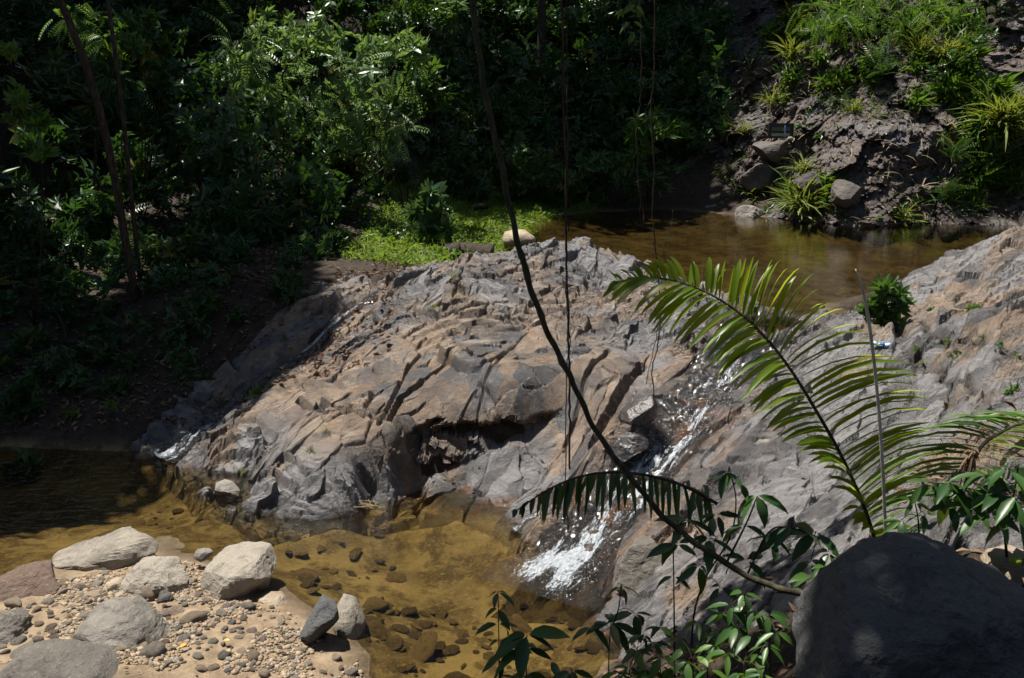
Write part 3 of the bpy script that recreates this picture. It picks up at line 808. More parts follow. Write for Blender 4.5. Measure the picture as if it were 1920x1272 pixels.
boulder('boulder', [(278, 1160), (292, 1135), (325, 1132), (355, 1152), (360, 1170), (330, 1180), (300, 1180)], 6.4, .32, M['red'], 'wedge-shaped red-brown stone below the squarish boulder', 11, 12, 4, .05, 'stone')
boulder('boulder', [(362, 1042), (368, 1032), (385, 1029), (400, 1034), (398, 1045), (380, 1050)], 7.25, .16, M['greystone'], 'small speckled grey stone in the water behind the whitish boulder', 12, 5, 4, .03, 'stone')
boulder('boulder', [(355, 1195), (375, 1170), (405, 1162), (425, 1180), (410, 1205), (370, 1210)], 6.2, .3, M['red'], 'flat pinkish stone half sunk in the sand', 13, 8, 4, .04, 'stone')
boulder('boulder', [(292, 1128), (300, 1118), (322, 1112), (324, 1120), (300, 1130)], 6.45, .12, M['dark'], 'thin dark slate leaning on the squarish boulder', 14, 9, 3, .02, 'stone')
boulder('boulder', [(458, 1165), (465, 1155), (480, 1153), (482, 1162), (468, 1168)], 6.4, .1, M['pale'], 'small white stone lying on the open sand', 15, 5, 3, .02, 'stone')
boulder('boulder', [(460, 1232), (465, 1210), (485, 1205), (498, 1215), (496, 1230), (480, 1238)], 5.95, .18, M['tanstone'], 'rounded tan stone, larger of two side by side at the bottom', 16, 5, 4, .03, 'stone')
boulder('boulder', [(497, 1228), (502, 1210), (518, 1206), (526, 1218), (515, 1232)], 5.97, .15, M['tanstone'], 'rounded tan stone, smaller of two side by side at the bottom', 17, 5, 4, .03, 'stone')
boulder('boulder', [(447, 1262), (455, 1238), (470, 1230), (484, 1240), (482, 1262)], 5.75, .18, M['greystone'], 'pointed grey stone near the bottom edge below the tan pair', 18, 12, 4, .04, 'stone')
boulder('boulder', [(146, 1130), (158, 1112), (185, 1110), (196, 1122), (180, 1132)], 6.6, .18, M['tanstone'], 'flat orange-tan stone right of the reddish boulder', 19, 6, 4, .03, 'stone')
boulder('boulder', [(170, 1105), (176, 1090), (190, 1090), (193, 1104), (182, 1112)], 6.85, .13, M['pale'], 'round cream stone below the long slab', 20, 4, 3, .02, 'stone')
boulder('boulder', [(192, 1115), (200, 1090), (222, 1086), (234, 1100), (228, 1115), (205, 1120)], 6.8, .2, M['tanstone'], 'chunky tan stone left of the squarish boulder', 21, 8, 4, .04, 'stone')
boulder('boulder', [(196, 1130), (210, 1118), (230, 1113), (234, 1128), (215, 1136)], 6.6, .18, M['tanstone'], 'tan stone touching the lower corner of the squarish boulder', 22, 7, 4, .03, 'stone')
# rocks elsewhere
boulder('boulder', [(940, 448), (946, 436), (965, 431), (990, 432), (1004, 444), (1004, 456), (970, 462), (945, 460)], 17.6, .7, M['tanstone'], 'smooth pale boulder at the corner of the upper pool', 30, 3, 4, .02)
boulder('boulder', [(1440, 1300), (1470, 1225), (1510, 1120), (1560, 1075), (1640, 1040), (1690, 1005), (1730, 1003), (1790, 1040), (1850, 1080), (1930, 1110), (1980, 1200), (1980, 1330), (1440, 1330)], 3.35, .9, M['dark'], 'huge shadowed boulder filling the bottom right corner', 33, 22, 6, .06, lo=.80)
boulder('boulder', [(1848, 1075), (1870, 1050), (1920, 1038), (1960, 1050), (1960, 1100), (1870, 1100)], 3.9, .35, M['tanstone'], 'olive-tan rounded rock behind the huge shadowed boulder', 32, 4, 4, .02)
def on_cliff(name, poly, mat, label, seed, depth=1.1, cuts=20, rough=.06, back=.42):
    c = np.mean(poly, 0); p = cliff_at(*c)
    return boulder(name, poly, p[1] - back, depth, mat, label, seed, cuts, 5, rough)
on_cliff('boulder', [(1375, 345), (1382, 310), (1410, 294), (1440, 300), (1470, 320), (1468, 350), (1430, 365), (1385, 362)], M['brownrock'], 'dark brown boulder below the niche in the cliff', 40)
on_cliff('boulder', [(1398, 285), (1410, 268), (1450, 258), (1490, 262), (1488, 280), (1455, 306), (1420, 300)], M['brownrock'], 'dark slab of rock forming the shelf of the niche', 41, 1.0, 12)
on_cliff('boulder', [(1362, 408), (1375, 385), (1405, 380), (1435, 400), (1450, 420), (1370, 424)], M['greystone'], 'grey tilted slab at the foot of the cliff by the water', 42, .9)
on_cliff('boulder', [(1545, 370), (1555, 340), (1590, 335), (1620, 355), (1615, 385), (1570, 392)], M['brownrock'], 'brown cracked rock to the right of the grass below the niche', 43)
on_cliff('boulder', [(1300, 410), (1320, 385), (1350, 378), (1368, 395), (1362, 415)], M['greystone'], 'pale layered rock at the left foot of the cliff', 44, .9, 14)
on_cliff('boulder', [(1345, 372), (1350, 352), (1370, 352), (1375, 375)], M['brownrock'], 'small block of rock left of the dark brown boulder', 45, .4)
on_cliff('boulder', [(1488, 350), (1500, 325), (1540, 322), (1552, 345), (1530, 362)], M['brownrock'], 'flat brown rock behind the yellow-green grass clump', 46)
boulder('boulder', [(1150, 1100), (1165, 1030), (1195, 1000), (1235, 1000), (1265, 1030), (1268, 1090), (1240, 1130), (1170, 1135)], 6.75, .6, M['greystone'], 'blue-grey block of rock at the foot of the cascade', 47, 14, 5, .05)
boulder('boulder', [(1398, 848), (1415, 828), (1450, 820), (1458, 832), (1430, 858), (1405, 860)], 7.6, .25, M['greystone'], 'dark-faced loose block on the rock slope right of the cascade', 48, 14, 4, .04, 'stone')

boulder('boulder', [(385, 925), (395, 908), (420, 902), (450, 908), (470, 915), (455, 930), (410, 932)], 9.15, .4, M['greystone'], 'low grey rock breaking the surface at the left tip of the dome', 52, 14, 5, .05, 'rock')
def mat_wet():
    t = NT('wet_rock'); p = t.pos(); n = t.noise(8, 6, .65, p); n2 = t.noise(45, 4, .65, p)
    return t.surf(t.pbr(t.mix(t.ramp(n, .4, .65), (.022, .022, .025), (.075, .062, .055)), .22, t.bump(t.math('ADD', n, t.math('MULTIPLY', n2, .5)), .02, .9), .7))
M['wetrock'] = mat_wet()
boulder('boulder', [(1135, 812), (1150, 775), (1195, 742), (1245, 728), (1265, 742), (1240, 775), (1200, 800), (1160, 826)], 8.75, .55, M['wetrock'], 'wet black slab beside the head of the cascade', 49, 22, 5, .05)
boulder('boulder', [(1125, 868), (1140, 830), (1180, 812), (1225, 808), (1232, 825), (1195, 850), (1155, 876)], 8.5, .5, M['wetrock'], 'second wet black slab just below the one at the head of the cascade', 54, 22, 5, .05)
# stones of the gravel bar: 300 of their own, the finest as one mass
def stone_mesh(seed, sub=2):
    rng = np.random.default_rng(seed); S, F = ico(sub)
    V = S * np.array([1, rng.uniform(.65, .95), rng.uniform(.45, .75)])
    V = facets_cut(V, rng, 11, .58, .92); V = V * (1 + .25 * (vn3(S * 1.7 + seed, seed) - .5))[:, None]
    return V, F
base_st = [stone_mesh(100 + i) for i in range(8)]
st_mats = [('tanstone', 'tan'), ('pale', 'whitish'), ('red', 'reddish'), ('greystone', 'grey')]
st_me = {(k, m): mesh('stone', V, F, M[m], True) for k, (V, F) in enumerate(base_st) for m, _ in st_mats}
rng = np.random.default_rng(11)
BARPX = [(110, 1080), (230, 1062), (310, 1035), (370, 1050), (430, 1120), (520, 1125), (570, 1165), (670, 1215), (695, 1290), (-20, 1290), (0, 1150), (80, 1140)]
placed = []
MARKS = [(140, 1110, 'beside the reddish boulder'), (200, 1085, 'below the long pale slab'), (260, 1135, 'below the squarish boulder'), (420, 1145, 'below the whitish boulder'), (330, 1180, 'around the red-brown wedge stone'),
         (100, 1190, 'left of the big low boulder'), (380, 1250, 'right of the big low boulder'), (200, 1270, 'in front of the big low boulder'), (500, 1180, 'on the open sand'), (480, 1240, 'around the pair of tan stones'),
         (560, 1250, 'in front of the pointed dark rock'), (560, 1175, 'behind the pointed dark rock'), (660, 1250, 'at the water below the cream stone')]
def pick_bar():
    while True:
        u, v = rng.uniform(-20, 690), rng.uniform(1040, 1290)
        if sdf_poly(np.array([u]), np.array([v]), BARPX)[0] < 0:
            return u, v
n = 0
for tries in range(5000):
    if n >= 300: break
    u, v = pick_bar(); p = P(u, v, .12)
    z = float(gz(p[0], p[1]))
    if z < -.02: continue
    r = float(np.clip(rng.lognormal(-3.40, .55), .016, .11))
    if rng.random() < .45 and not (fbm(np.array([p[0] * 2.0]), np.array([p[1] * 2.0]), 2, 5)[0] > .5): continue
    if any((p[0] - a) ** 2 + (p[1] - b) ** 2 < (r * .8 + c * .8) ** 2 for a, b, c in placed): continue
    placed.append((p[0], p[1], r))
    mi = rng.choice(4, p=[.45, .22, .18, .15])
    near = min(MARKS, key=lambda m: (m[0] - u) ** 2 + (m[1] - v) ** 2)[2]
    lab = ('pebble-sized' if r < .03 else 'fist-sized' if r < .048 else 'larger') + ' ' + st_mats[mi][1] + ' stone in the gravel ' + near
    o = obj('stone', st_me[(int(rng.integers(8)), st_mats[mi][0])], None, (p[0], p[1], z + r * .08))
    o.scale = (r * rng.uniform(.9, 1.3),) * 3; o.rotation_euler = (rng.normal(0, .25), rng.normal(0, .25), rng.uniform(0, 6.28))
    tag(o, lab, 'stone', 'loose stones on the gravel bar'); n += 1
a = Acc(); S, F = ico(1)
k = 8000
pts = np.array([P(*pick_bar(), .12) for _ in range(k)]); pts[:, 2] = gz(pts[:, 0], pts[:, 1])
ok = (pts[:, 2] > -.08) & (fbm(pts[:, 0] * 2.2, pts[:, 1] * 2.2, 3, 55) > .37); pts = pts[ok]; k = len(pts)
sz = np.clip(rng.lognormal(-4.55, .55, k), .004, .03)
D = rng.normal(size=(k, 3)); U = np.tile([0, 0, 1.], (k, 1)) + .3 * rng.normal(size=(k, 3))
D[:, 2] *= .2
Mx = frames(D, U, sz); Mx[:, :, 2] *= .6
S2, F2 = ico(1)
a.scatter((S2 * (1 + .25 * (vn3(S2 * 2.1, 3) - .5))[:, None], np.zeros((0, 4), int), F2), Mx, pts + np.array([0, 0, .004]), rng.random(k))
def mat_gravel():
    t = NT('gravel'); r = t.attr('rnd')
    c = t.mix(r, (.20, .14, .085), (.40, .32, .225)); c = t.mix(t.math('GREATER_THAN', r, .8), c, (.19, .175, .155))
    return t.surf(t.pbr(c, .8, None, .3))
tag(obj('gravel', a.mesh('gravel', mat_gravel(), True)), 'fine tan gravel between the larger stones', 'gravel', None, 'stuff')

# stones lying under the water
wet_me = [mesh('sunken_stone', V * np.array([1, 1, .7]), F, M['wetstone'], True) for V, F in base_st]
wn_ = 0
for tries in range(3000):
    if wn_ >= 160: break
    q = rng.random()
    if q < .5: u, v = rng.uniform(690, 1150), rng.uniform(1120, 1290)
    elif q < .8: u, v = rng.uniform(510, 760), rng.uniform(960, 1180)
    else: u, v = rng.uniform(250, 560), rng.uniform(880, 1000)
    p = P(u, v, -.2); z = float(gz(p[0], p[1]))
    if z > -.03 or z < -.5: continue
    r = float(np.clip(rng.lognormal(-2.85, .5), .02, .16))
    o = obj('sunken_stone', wet_me[int(rng.integers(8))], None, (p[0], p[1], min(z + r * .15, -.02 - r * .5)))
    o.scale = (r * rng.uniform(.9, 1.5), r, r * rng.uniform(.5, .9)); o.rotation_euler = (rng.normal(0, .15), rng.normal(0, .15), rng.uniform(0, 6.28))
    tag(o, ('small' if r < .05 else 'mid-sized' if r < .09 else 'large') + ' brown stone under water ' + ('near the foot of the leafy plants' if u > 900 and v > 1120 else 'off the pointed dark rock' if v > 1120 else 'off the whitish boulder' if v > 1010 else 'below the tip of the dome'), 'stone', 'stones on the bed of the lower pool'); wn_ += 1

# ------------------------------------------------------------------ running water
def flow(name, line, half, n, m, foam, lift, label, wob=.5, rip=.035):
    c = spline([(x, y, 0) for x, y in line], n)[:, :2]
    T = np.gradient(c, axis=0); T /= np.linalg.norm(T, axis=1)[:, None]; N = np.stack([T[:, 1], -T[:, 0]], -1)
    s = np.linspace(0, 1, n); w = np.interp(s, np.linspace(0, 1, len(half)), half)
    a = np.linspace(-1, 1, m)
    X = c[:, 0][:, None] + N[:, 0][:, None] * w[:, None] * a; Y = c[:, 1][:, None] + N[:, 1][:, None] * w[:, None] * a
    Z, _, _ = rock_height(X, Y)
    B = land(X, Y)
    L = np.cumsum(np.concatenate([[0], np.linalg.norm(np.diff(c, axis=0), axis=1)]))[:, None] + 0 * X
    A = a[None] * w[:, None]
    Z = .4 * Z + .6 * (B - .12 * np.exp(-(seg_dist(X, Y, CHAN) / .30) ** 2)) + lift + rip * (fbm(L * 9, A * 22, 4, 201) - .5) * 2 + .5 * rip * (fbm(L * 30, A * 45, 3, 202) - .5) * 2 - .03 * np.abs(a)[None] ** 3
    Z = np.maximum(Z, .012 + .02 * fbm(X * 20, Y * 20, 3, 203) * (1 - np.abs(a)[None]))
    mid = wob * (fbm(L * 1.6 + 3, L * 0, 2, 204) - .5) * 1.4
    st = fbm(A * 11 + 2.2 * fbm(L * 1.7, A * 2.5, 2, 207) + 5, L * 1.3, 3, 206)
    st = sstep(.40, .58, st)
    f = np.exp(-(((a[None] - mid) / .62) ** 2) ** 2) * (.42 + .62 * st) * np.interp(s, np.linspace(0, 1, len(foam)), foam)[:, None]
    f = f + .25 * (fbm(L * 5, A * 12, 3, 205) - .5)
    f *= sstep(1.0, .75, np.abs(a))[None]
    ii = (np.arange(n - 1)[:, None] * m + np.arange(m - 1)[None]).ravel()
    me = mesh(name, np.stack([X, Y, Z], -1).reshape(-1, 3), np.stack([ii, ii + 1, ii + m + 1, ii + m], -1), M['foam'], True, {'foam': f.ravel(), 'along': L.ravel(), 'across': A.ravel()})
    return tag(obj(name, me), label, 'cascade'), np.stack([X, Y, Z], -1), f
_, CP3, CF = flow('cascade', wz((1490, 592, 1.5), (1440, 612, 1.48), (1395, 655, 1.36), (1345, 720, 1.16), (1282, 800, .86), (1212, 890, .52), (1125, 990, .2), (1062, 1060, .03), (1035, 1092, 0), (1005, 1120, 0)),
      [.46, .46, .44, .40, .38, .40, .44, .50, .56, .60], 320, 96, [.15, .2, .3, .7, .95, 1.0, 1.0, 1.0, .75, .15], .055, 'white cascade tumbling down the rock into the lower pool', .5, .05)
flow('trickle', TRICK, [.14, .13, .10, .10, .12, .14, .20, .26], 240, 34, [.0, .35, .75, .6, .1, .3, .8, 1.0, 1.0], .04, 'thin white trickle sliding down the shaded left side of the dome', .3, .02)
flow('side_rivulet', wz((1190, 915, .47), (1120, 940, .3), (1050, 960, .13), (985, 985, .02), (965, 1000, 0)), [.10, .14, .14, .12], 110, 24, [.25, .45, .55, .5], .03, 'broken side rivulet on the wet ledge left of the cascade', .3, .02)
# spray
a = Acc(); S, F = ico(1); rng = np.random.default_rng(21); k = 1100
idx = rng.integers(60, 250, k); jj = rng.integers(8, 62, k)
pts = CP3[idx, jj] + rng.normal(size=(k, 3)) * np.array([.05, .05, .02]); pts[:, 2] += np.abs(rng.normal(0, .035, k))
extra = np.array([P(rng.normal(1055, 38), rng.normal(1065, 28), 0) for _ in range(700)]); extra[:, 2] += np.abs(rng.normal(0, .03, 700)) + .004
pts = np.vstack([pts, extra]); k = len(pts)
Mx = frames(rng.normal(size=(k, 3)), rng.normal(size=(k, 3)), np.clip(rng.lognormal(-5.9, .4, k), .0015, .006))
a.scatter((S, np.zeros((0, 4), int), F), Mx, pts, rng.random(k))
tag(obj('water_spray', a.mesh('water_spray', M['drop'], True)), 'drops of spray over the cascade and its foot', 'spray', None, 'stuff')

# ------------------------------------------------------------------ leaf shapes
def t_diamond(w=.42, fold=.10, droop=.12):
    V = np.array([[0, 0, 0], [w / 2, .42, fold], [0, 1, -droop], [-w / 2, .42, fold]]); return V, np.zeros((0, 4), int), np.array([[0, 1, 2], [0, 2, 3]])
def t_leaf(w=.38, fold=.07, droop=.22):
    V = [[0, 0, 0]]; st = [(.14, .62), (.36, 1.0), (.62, .86), (.83, .45)]
    for t, k in st:
        z = -droop * t * t
        V += [[-w / 2 * k, t, z + fold * k], [0, t, z], [w / 2 * k, t, z + fold * k]]
    V.append([0, 1, -droop * 1.15]); V = np.array(V)
    Q = []; T = [[0, 2, 1], [0, 3, 2]]
    for i in range(3):
        b = 1 + 3 * i; Q += [[b, b + 1, b + 4, b + 3], [b + 1, b + 2, b + 5, b + 4]]
    T += [[10, 11, 13], [11, 12, 13]]
    return V, np.array(Q), np.array(T)
def t_compose(tm, M_, O_):
    a = Acc(); a.scatter(tm, M_, O_, np.zeros(len(O_)))
    return np.concatenate(a.V), (np.concatenate(a.Q) if a.Q else np.zeros((0, 4), int)), (np.concatenate(a.T) if a.T else np.zeros((0, 3), int))
def t_pinnate(pairs=9, llen=.26, w=.36, droop=.35, tm=None):
    D = []; O = []; S = []
    for i in range(pairs):
        t = .12 + .86 * i / (pairs - 1)
        for sgn in (-1, 1):
            D.append([sgn * 1.0, .45, -.15]); O.append([0, t, -droop * t * t]); S.append(llen * (1 - .55 * abs(t - .45)))
    D.append([0, 1, -.5]); O.append([0, .98, -droop * .96]); S.append(llen * .7)
    return t_compose(tm or t_diamond(w), frames(np.array(D, float), np.tile([0, 0, 1.], (len(D), 1)), S), np.array(O, float))
def t_whorl(n=7, tm=None, up=.25, seed=0, spread=1.0):
    rg = np.random.default_rng(seed); D = []; O = []; S = []
    for i in range(n):
        a_ = i * 2.4 + rg.normal(0, .2); D.append([math.cos(a_) * spread, up + rg.normal(0, .25), math.sin(a_) * spread]); O.append([0, -.25 * (i / n), 0]); S.append(rg.uniform(.7, 1.1))
    return t_compose(tm or t_diamond(.44), frames(np.array(D, float), np.tile([0, 1., .01], (n, 1)), S), np.array(O, float))
T_DIA = t_diamond(); T_LEAF = t_leaf(); T_PIN = t_pinnate(); T_PINF = t_pinnate(12, .2, .3, .45); T_WH = t_whorl(7); T_WHB = t_whorl(7, t_leaf(.42), .2, 4); T_WHN = t_whorl(6, t_diamond(.2, .03, .3), .5, 5)
def t_blade(w=.05, bend=.5):
    V = []
    for t, k in ((0, .6), (.35, 1), (.7, .75)):
        V += [[-w / 2 * k, t * (1 - .15 * bend * t), -bend * t * t], [w / 2 * k, t * (1 - .15 * bend * t), -bend * t * t]]
    V.append([0, .98 * (1 - .2 * bend), -bend]); return np.array(V), np.array([[0, 1, 3, 2], [2, 3, 5, 4]]), np.array([[4, 5, 6]])
T_BLADE = t_blade(); T_BLADEW = t_blade(.09, .6)

def crown_of(a, clumps, tm, size, rng, out=.7, droop=.35, hollow=.35):
    """leaf sprays through ellipsoid clumps [(centre, radii, count)]"""
    for c, r, n in clumps:
        d = rng.normal(size=(n, 3)); d /= np.linalg.norm(d, axis=1)[:, None]
        rad = hollow + (1 - hollow) * rng.random(n) ** .5
        o = np.asarray(c) + d * rad[:, None] * np.asarray(r) * (.75 + .5 * vn3(d * 2.3 + np.asarray(c)[None] * 1.7, 3))[:, None]
        D = d * out + rng.normal(size=(n, 3)) * .45 + np.array([0, 0, -droop])
        U = np.array([0, -.5, .85]) + rng.normal(size=(n, 3)) * .35
        a.scatter(tm, frames(D, U, size * rng.uniform(.7, 1.25, n)), o, rng.random(n))

def woody(name, base, clumps, tm, size, leafmat, label, cat, seed, r0=.05, group=None, trunk=None, out=.7, droop=.35, hollow=.35, barkm='bark', twigs=1):
    """a bush or tree: trunk part with limbs reaching into every clump, crown part of leaf sprays"""
    rng = np.random.default_rng(seed); base = np.asarray(base, float)
    t = thing(name, base, label, cat, group)
    w = Acc(); fork = base
    if trunk is not None:
        tr = spline(trunk, 24); w.tube(tr, [r0, r0 * .8, r0 * .55], 9); fork = tr[-1]
    for c, r, n in clumps:
        c = np.asarray(c, float)
        for q in range(twigs):
            e = c + rng.normal(size=3) * np.asarray(r) * .45
            st = fork if trunk is None or rng.random() < .6 else tr[int(rng.integers(14, 23))]
            m = (st + e) / 2 + rng.normal(size=3) * .12 * np.linalg.norm(e - st) + np.array([0, 0, .08 * np.linalg.norm(e - st)])
            w.tube(spline([st, m, e], 10), [r0 * .55, r0 * .3, r0 * .1], 5)
    obj('trunk', w.mesh('trunk', M[barkm], True, base), t)
    a = Acc()
    if isinstance(tm, list):
        for i_, (t_, s_) in enumerate(tm): crown_of(a, clumps[i_::len(tm)], t_, s_, rng, out, droop, hollow)
    else: crown_of(a, clumps, tm, size, rng, out, droop, hollow)
    obj('crown', a.mesh('crown', M[leafmat], False, base), t)
    return t

def blob(rng, c, r, n, k, count):
    """n clump centres scattered in an ellipsoid"""
    d = rng.normal(size=(n, 3)); d /= np.linalg.norm(d, axis=1)[:, None]
    return [(np.asarray(c) + v * np.asarray(r) * rng.uniform(.35, .95), (k * rng.uniform(.7, 1.2),) * 3, count) for v in d]

# ------------------------------------------------------------------ tall trees whose crowns give the shade
def shade_tree(crown, r, n, trunk_xy, label, seed, lean=(0, 0), leaf=.42, rt=.16, flat=.55, cnt=300, group=None, barkm='bark'):
    rng = np.random.default_rng(seed)
    b = np.array([trunk_xy[0], trunk_xy[1], float(gz(*trunk_xy)) - .2]); c = np.array(crown, float)
    tr = [b, b + (c - b) * np.array([.12 + lean[0], .12 + lean[1], .35]), b + (c - b) * np.array([.5, .5, .75]), c]
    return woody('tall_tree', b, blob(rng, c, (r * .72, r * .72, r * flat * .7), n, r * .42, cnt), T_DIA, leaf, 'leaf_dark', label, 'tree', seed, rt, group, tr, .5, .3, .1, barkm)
# left bank
woody_left = shade_tree((-11.2, 14.3, 12.5), 3.0, 18, tuple(PD(265, 672, 13.2)[:2] + np.array([0, .1])), 'dark slender tree rising from the left bank, its crown above the picture', 301, (-.02, .0), .5, .062, cnt=230, barkm='vine')
second = shade_tree((-8.3, 17.9, 12.6), 2.7, 9, tuple(PD(276, 655, 13.6)[:2]), 'thinner dark trunk leaning beside the slender tree on the left bank', 302, (-.02, 0), .5, .036, cnt=100, barkm='vine')
sh = 'tall jungle tree with an unseen crown placed to shade the scene'; sg = 'shade trees around the clearing'
for i, (c, r, n, xy) in enumerate([((-12.5, 10.6, 12), 2.9, 12, (-12.5, 10)), ((-14.5, 16.5, 14), 3.8, 14, (-13.5, 17)), ((-9.2, 13.2, 9.8), 2.2, 12, (-9.8, 12.6)), ((-12.8, 22.2, 15), 2.9, 12, (-13, 22.5)), ((-8.7, 15.5, 14.5), 2.1, 14, (-10.5, 16.5)), ((-13, 27, 18), 4.2, 14, (-13, 27)),
                                   ((-7.2, 26.5, 17), 3.4, 13, (-7.5, 27)), ((-3.2, 28.8, 16), 3.6, 14, (-3, 29.5)), ((.2, 29.8, 15.5), 3.3, 14, (1, 30)), ((3.2, 33, 18), 3.6, 12, (4, 33)), ((-18, 22, 18), 4.5, 12, (-18, 22)),
                                   ((9, 36, 20), 4.5, 12, (9, 36)), ((17, 29, 17), 4.2, 12, (17, 29)),
                                   ((-7, -3, 10), 5.0, 14, (-7, -4)), ((6.5, -3.5, 10), 5.0, 14, (6.5, -4)), ((0, -8, 10), 6.0, 14, (0, -9)), ((13.5, 4, 13), 4.5, 12, (13.5, 4)), ((18, 13, 14), 4.5, 12, (17.5, 13)), ((-16, 3, 12), 4.5, 12, (-16, 3))]):  # this row: unseen trees added around the viewpoint to block sky light
    shade_tree(c, r, n, xy, sh, 310 + i, (0, 0), .55, .16, .6, 340, sg)
shade_tree((-1.3, 2.9, 12.2), 2.55, 18, (-2.6, -1.2), 'tall tree over the viewpoint whose crown shades the near bank', 340, (.1, .1), .34, .14, .45, 330)

shade_tree((-1.5, 5.0, 12.3), 1.0, 9, (1.6, -1.8), 'unseen slim tree added behind the viewpoint to shade the huge boulder', 342, (-.1, .1), .3, .06, .5, 80)  # extra tree, crown aimed up-sun of the boulder to keep it dark
shade_tree((-3.5, 6.5, 12.4), 1.35, 8, (-5.5, 2.2), 'unseen slim tree added left of the viewpoint to dapple the near plants', 341, (.1, .1), .3, .07, .5, 170)  # extra crown put here to throw broken shade on the near plants
# ------------------------------------------------------------------ the lit and half-lit bushes of the far bank
rng = np.random.default_rng(400)
def px_clumps(spec, Y, cnt, jig=.5):
    out = []
    for u, v, rp in spec:
        y = Y + rng.uniform(-jig, jig); c = PD(u, v, y); r = rp * y / FPX
        out.append((c, (r, r, r * .8), cnt))
    return out
def gpt(u, v, y):
    p = PD(u, v, y); return np.array([p[0], p[1], float(gz(p[0], p[1])) - .05])
woody('large_bush', gpt(640, 300, 20.5), px_clumps([(450, 80, 50), (520, 60, 50), (560, 100, 60), (500, 130, 60), (440, 130, 45), (600, 60, 45), (610, 140, 60), (660, 110, 55), (700, 100, 45), (560, 180, 60), (630, 200, 60), (690, 170, 55), (750, 130, 40), (520, 200, 45), (470, 180, 40), (700, 220, 50), (740, 190, 45), (640, 250, 50), (700, 265, 40), (580, 240, 45), (540, 250, 35), (660, 300, 35), (600, 300, 35), (770, 90, 35), (740, 240, 30)], 19.2, 26, .9),
      [(T_PIN, .46), (T_WH, .22), (T_WHB, .2)], .50, 'leaf_pin', 'large sunlit bush with feathery pinnate leaves on the far bank', 'bush', 401, .07, twigs=2, droop=.25)
woody('broadleaf_bush', gpt(420, 400, 17.5), px_clumps([(400, 215, 32), (380, 240, 30), (430, 230, 28), (390, 275, 28), (440, 275, 30), (410, 310, 25), (370, 300, 22), (460, 310, 22), (400, 350, 26), (390, 375, 18), (450, 355, 20)], 16.6, 6, .3),
      T_WHB, .26, 'leaf_glossy', 'glossy broad-leaved bush below the left end of the feathery bush', 'bush', 402, .03, twigs=2)
woody('leafy_branch', gpt(160, 330, 16.5), px_clumps([(125, 28, 24), (150, 45, 22), (185, 55, 22), (205, 75, 20)], 15.2, 14, .3), T_PIN, .34, 'leaf_bright', 'yellow-green feathery spray crossing the dark slender trunk', 'bush', 403, .03)
woody('leafy_branch', gpt(250, 330, 16.5), px_clumps([(230, 50, 24), (250, 75, 26), (270, 95, 24), (300, 90, 20), (235, 90, 20), (280, 40, 18), (215, 110, 18)], 15.8, 9, .4), T_WHB, .20, 'leaf_mid', 'light green broad-leaved spray right of the dark slender trunk', 'bush', 404, .03)
woody('leafy_branch', gpt(40, 420, 13), px_clumps([(15, 95, 16), (35, 175, 20), (50, 205, 20), (30, 215, 20), (65, 225, 12), (80, 235, 10), (60, 280, 12), (85, 285, 12), (45, 190, 14)], 11.8, 6, .2), T_WH, .18, 'leaf_bright', 'backlit yellow-green sprig hanging at the left edge of the picture', 'bush', 405, .015)
woody('broadleaf_bush', gpt(760, 330, 20), px_clumps([(790, 130, 26), (805, 160, 26), (800, 195, 24), (780, 160, 22), (820, 185, 16), (770, 205, 18)], 19.5, 11, .3), T_WHB, .24, 'leaf_mid', 'broad-leaved bush hugging the right side of the feathery bush', 'bush', 406, .03)
woody('leafy_branch', gpt(700, 330, 21), px_clumps([(770, 5, 26), (800, 25, 26), (830, 20, 20), (845, 45, 18), (850, 5, 18)], 20.5, 9, .3), T_WHN, .32, 'leaf_mid', 'dim narrow-leaved spray left of the leaning trunk at the top edge', 'bush', 407, .03)
woody('small_plant', gpt(310, 530, 14.5), px_clumps([(292, 462, 12), (325, 465, 12), (310, 470, 12), (345, 462, 8)], 14, 3, .1), T_WHB, .19, 'leaf_dark', 'small dim plant with drooping leaves beside the left tree trunks', 'plant', 408, .012)
woody('small_plant', gpt(305, 545, 13.7), px_clumps([(306, 508, 11), (300, 518, 8), (315, 512, 8)], 13.6, 3, .1), T_WHB, .17, 'leaf_glossy', 'bright little plant lit alone in the shade of the left bank', 'plant', 409, .012)
woody('sapling', gpt(815, 460, 17.0), px_clumps([(810, 365, 10), (800, 380, 14), (820, 378, 12), (790, 395, 12), (830, 400, 14), (810, 400, 14), (775, 400, 9), (815, 425, 14), (835, 430, 10), (795, 425, 10)], 16.9, 4, .15), T_WHB, .26, 'leaf_glossy', 'shiny young sapling at the edge of the grassy patch', 'sapling', 410, .02, droop=.55)
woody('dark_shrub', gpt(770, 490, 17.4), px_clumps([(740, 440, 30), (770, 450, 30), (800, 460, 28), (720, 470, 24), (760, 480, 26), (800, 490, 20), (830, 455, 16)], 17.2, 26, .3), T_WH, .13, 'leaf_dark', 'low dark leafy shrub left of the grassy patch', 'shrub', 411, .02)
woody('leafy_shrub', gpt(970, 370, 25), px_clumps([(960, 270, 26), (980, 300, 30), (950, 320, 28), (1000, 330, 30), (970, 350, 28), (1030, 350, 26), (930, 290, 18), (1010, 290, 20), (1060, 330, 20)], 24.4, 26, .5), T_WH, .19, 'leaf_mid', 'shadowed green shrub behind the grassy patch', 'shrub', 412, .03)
woody('leafy_shrub', gpt(880, 370, 24), px_clumps([(860, 300, 30), (890, 330, 30), (850, 350, 28), (830, 320, 28), (900, 360, 22), (870, 270, 22)], 23.4, 26, .5), T_WH, .19, 'leaf_dark', 'dark green shrub left of the leaning trunk behind the grass', 'shrub', 413, .03)
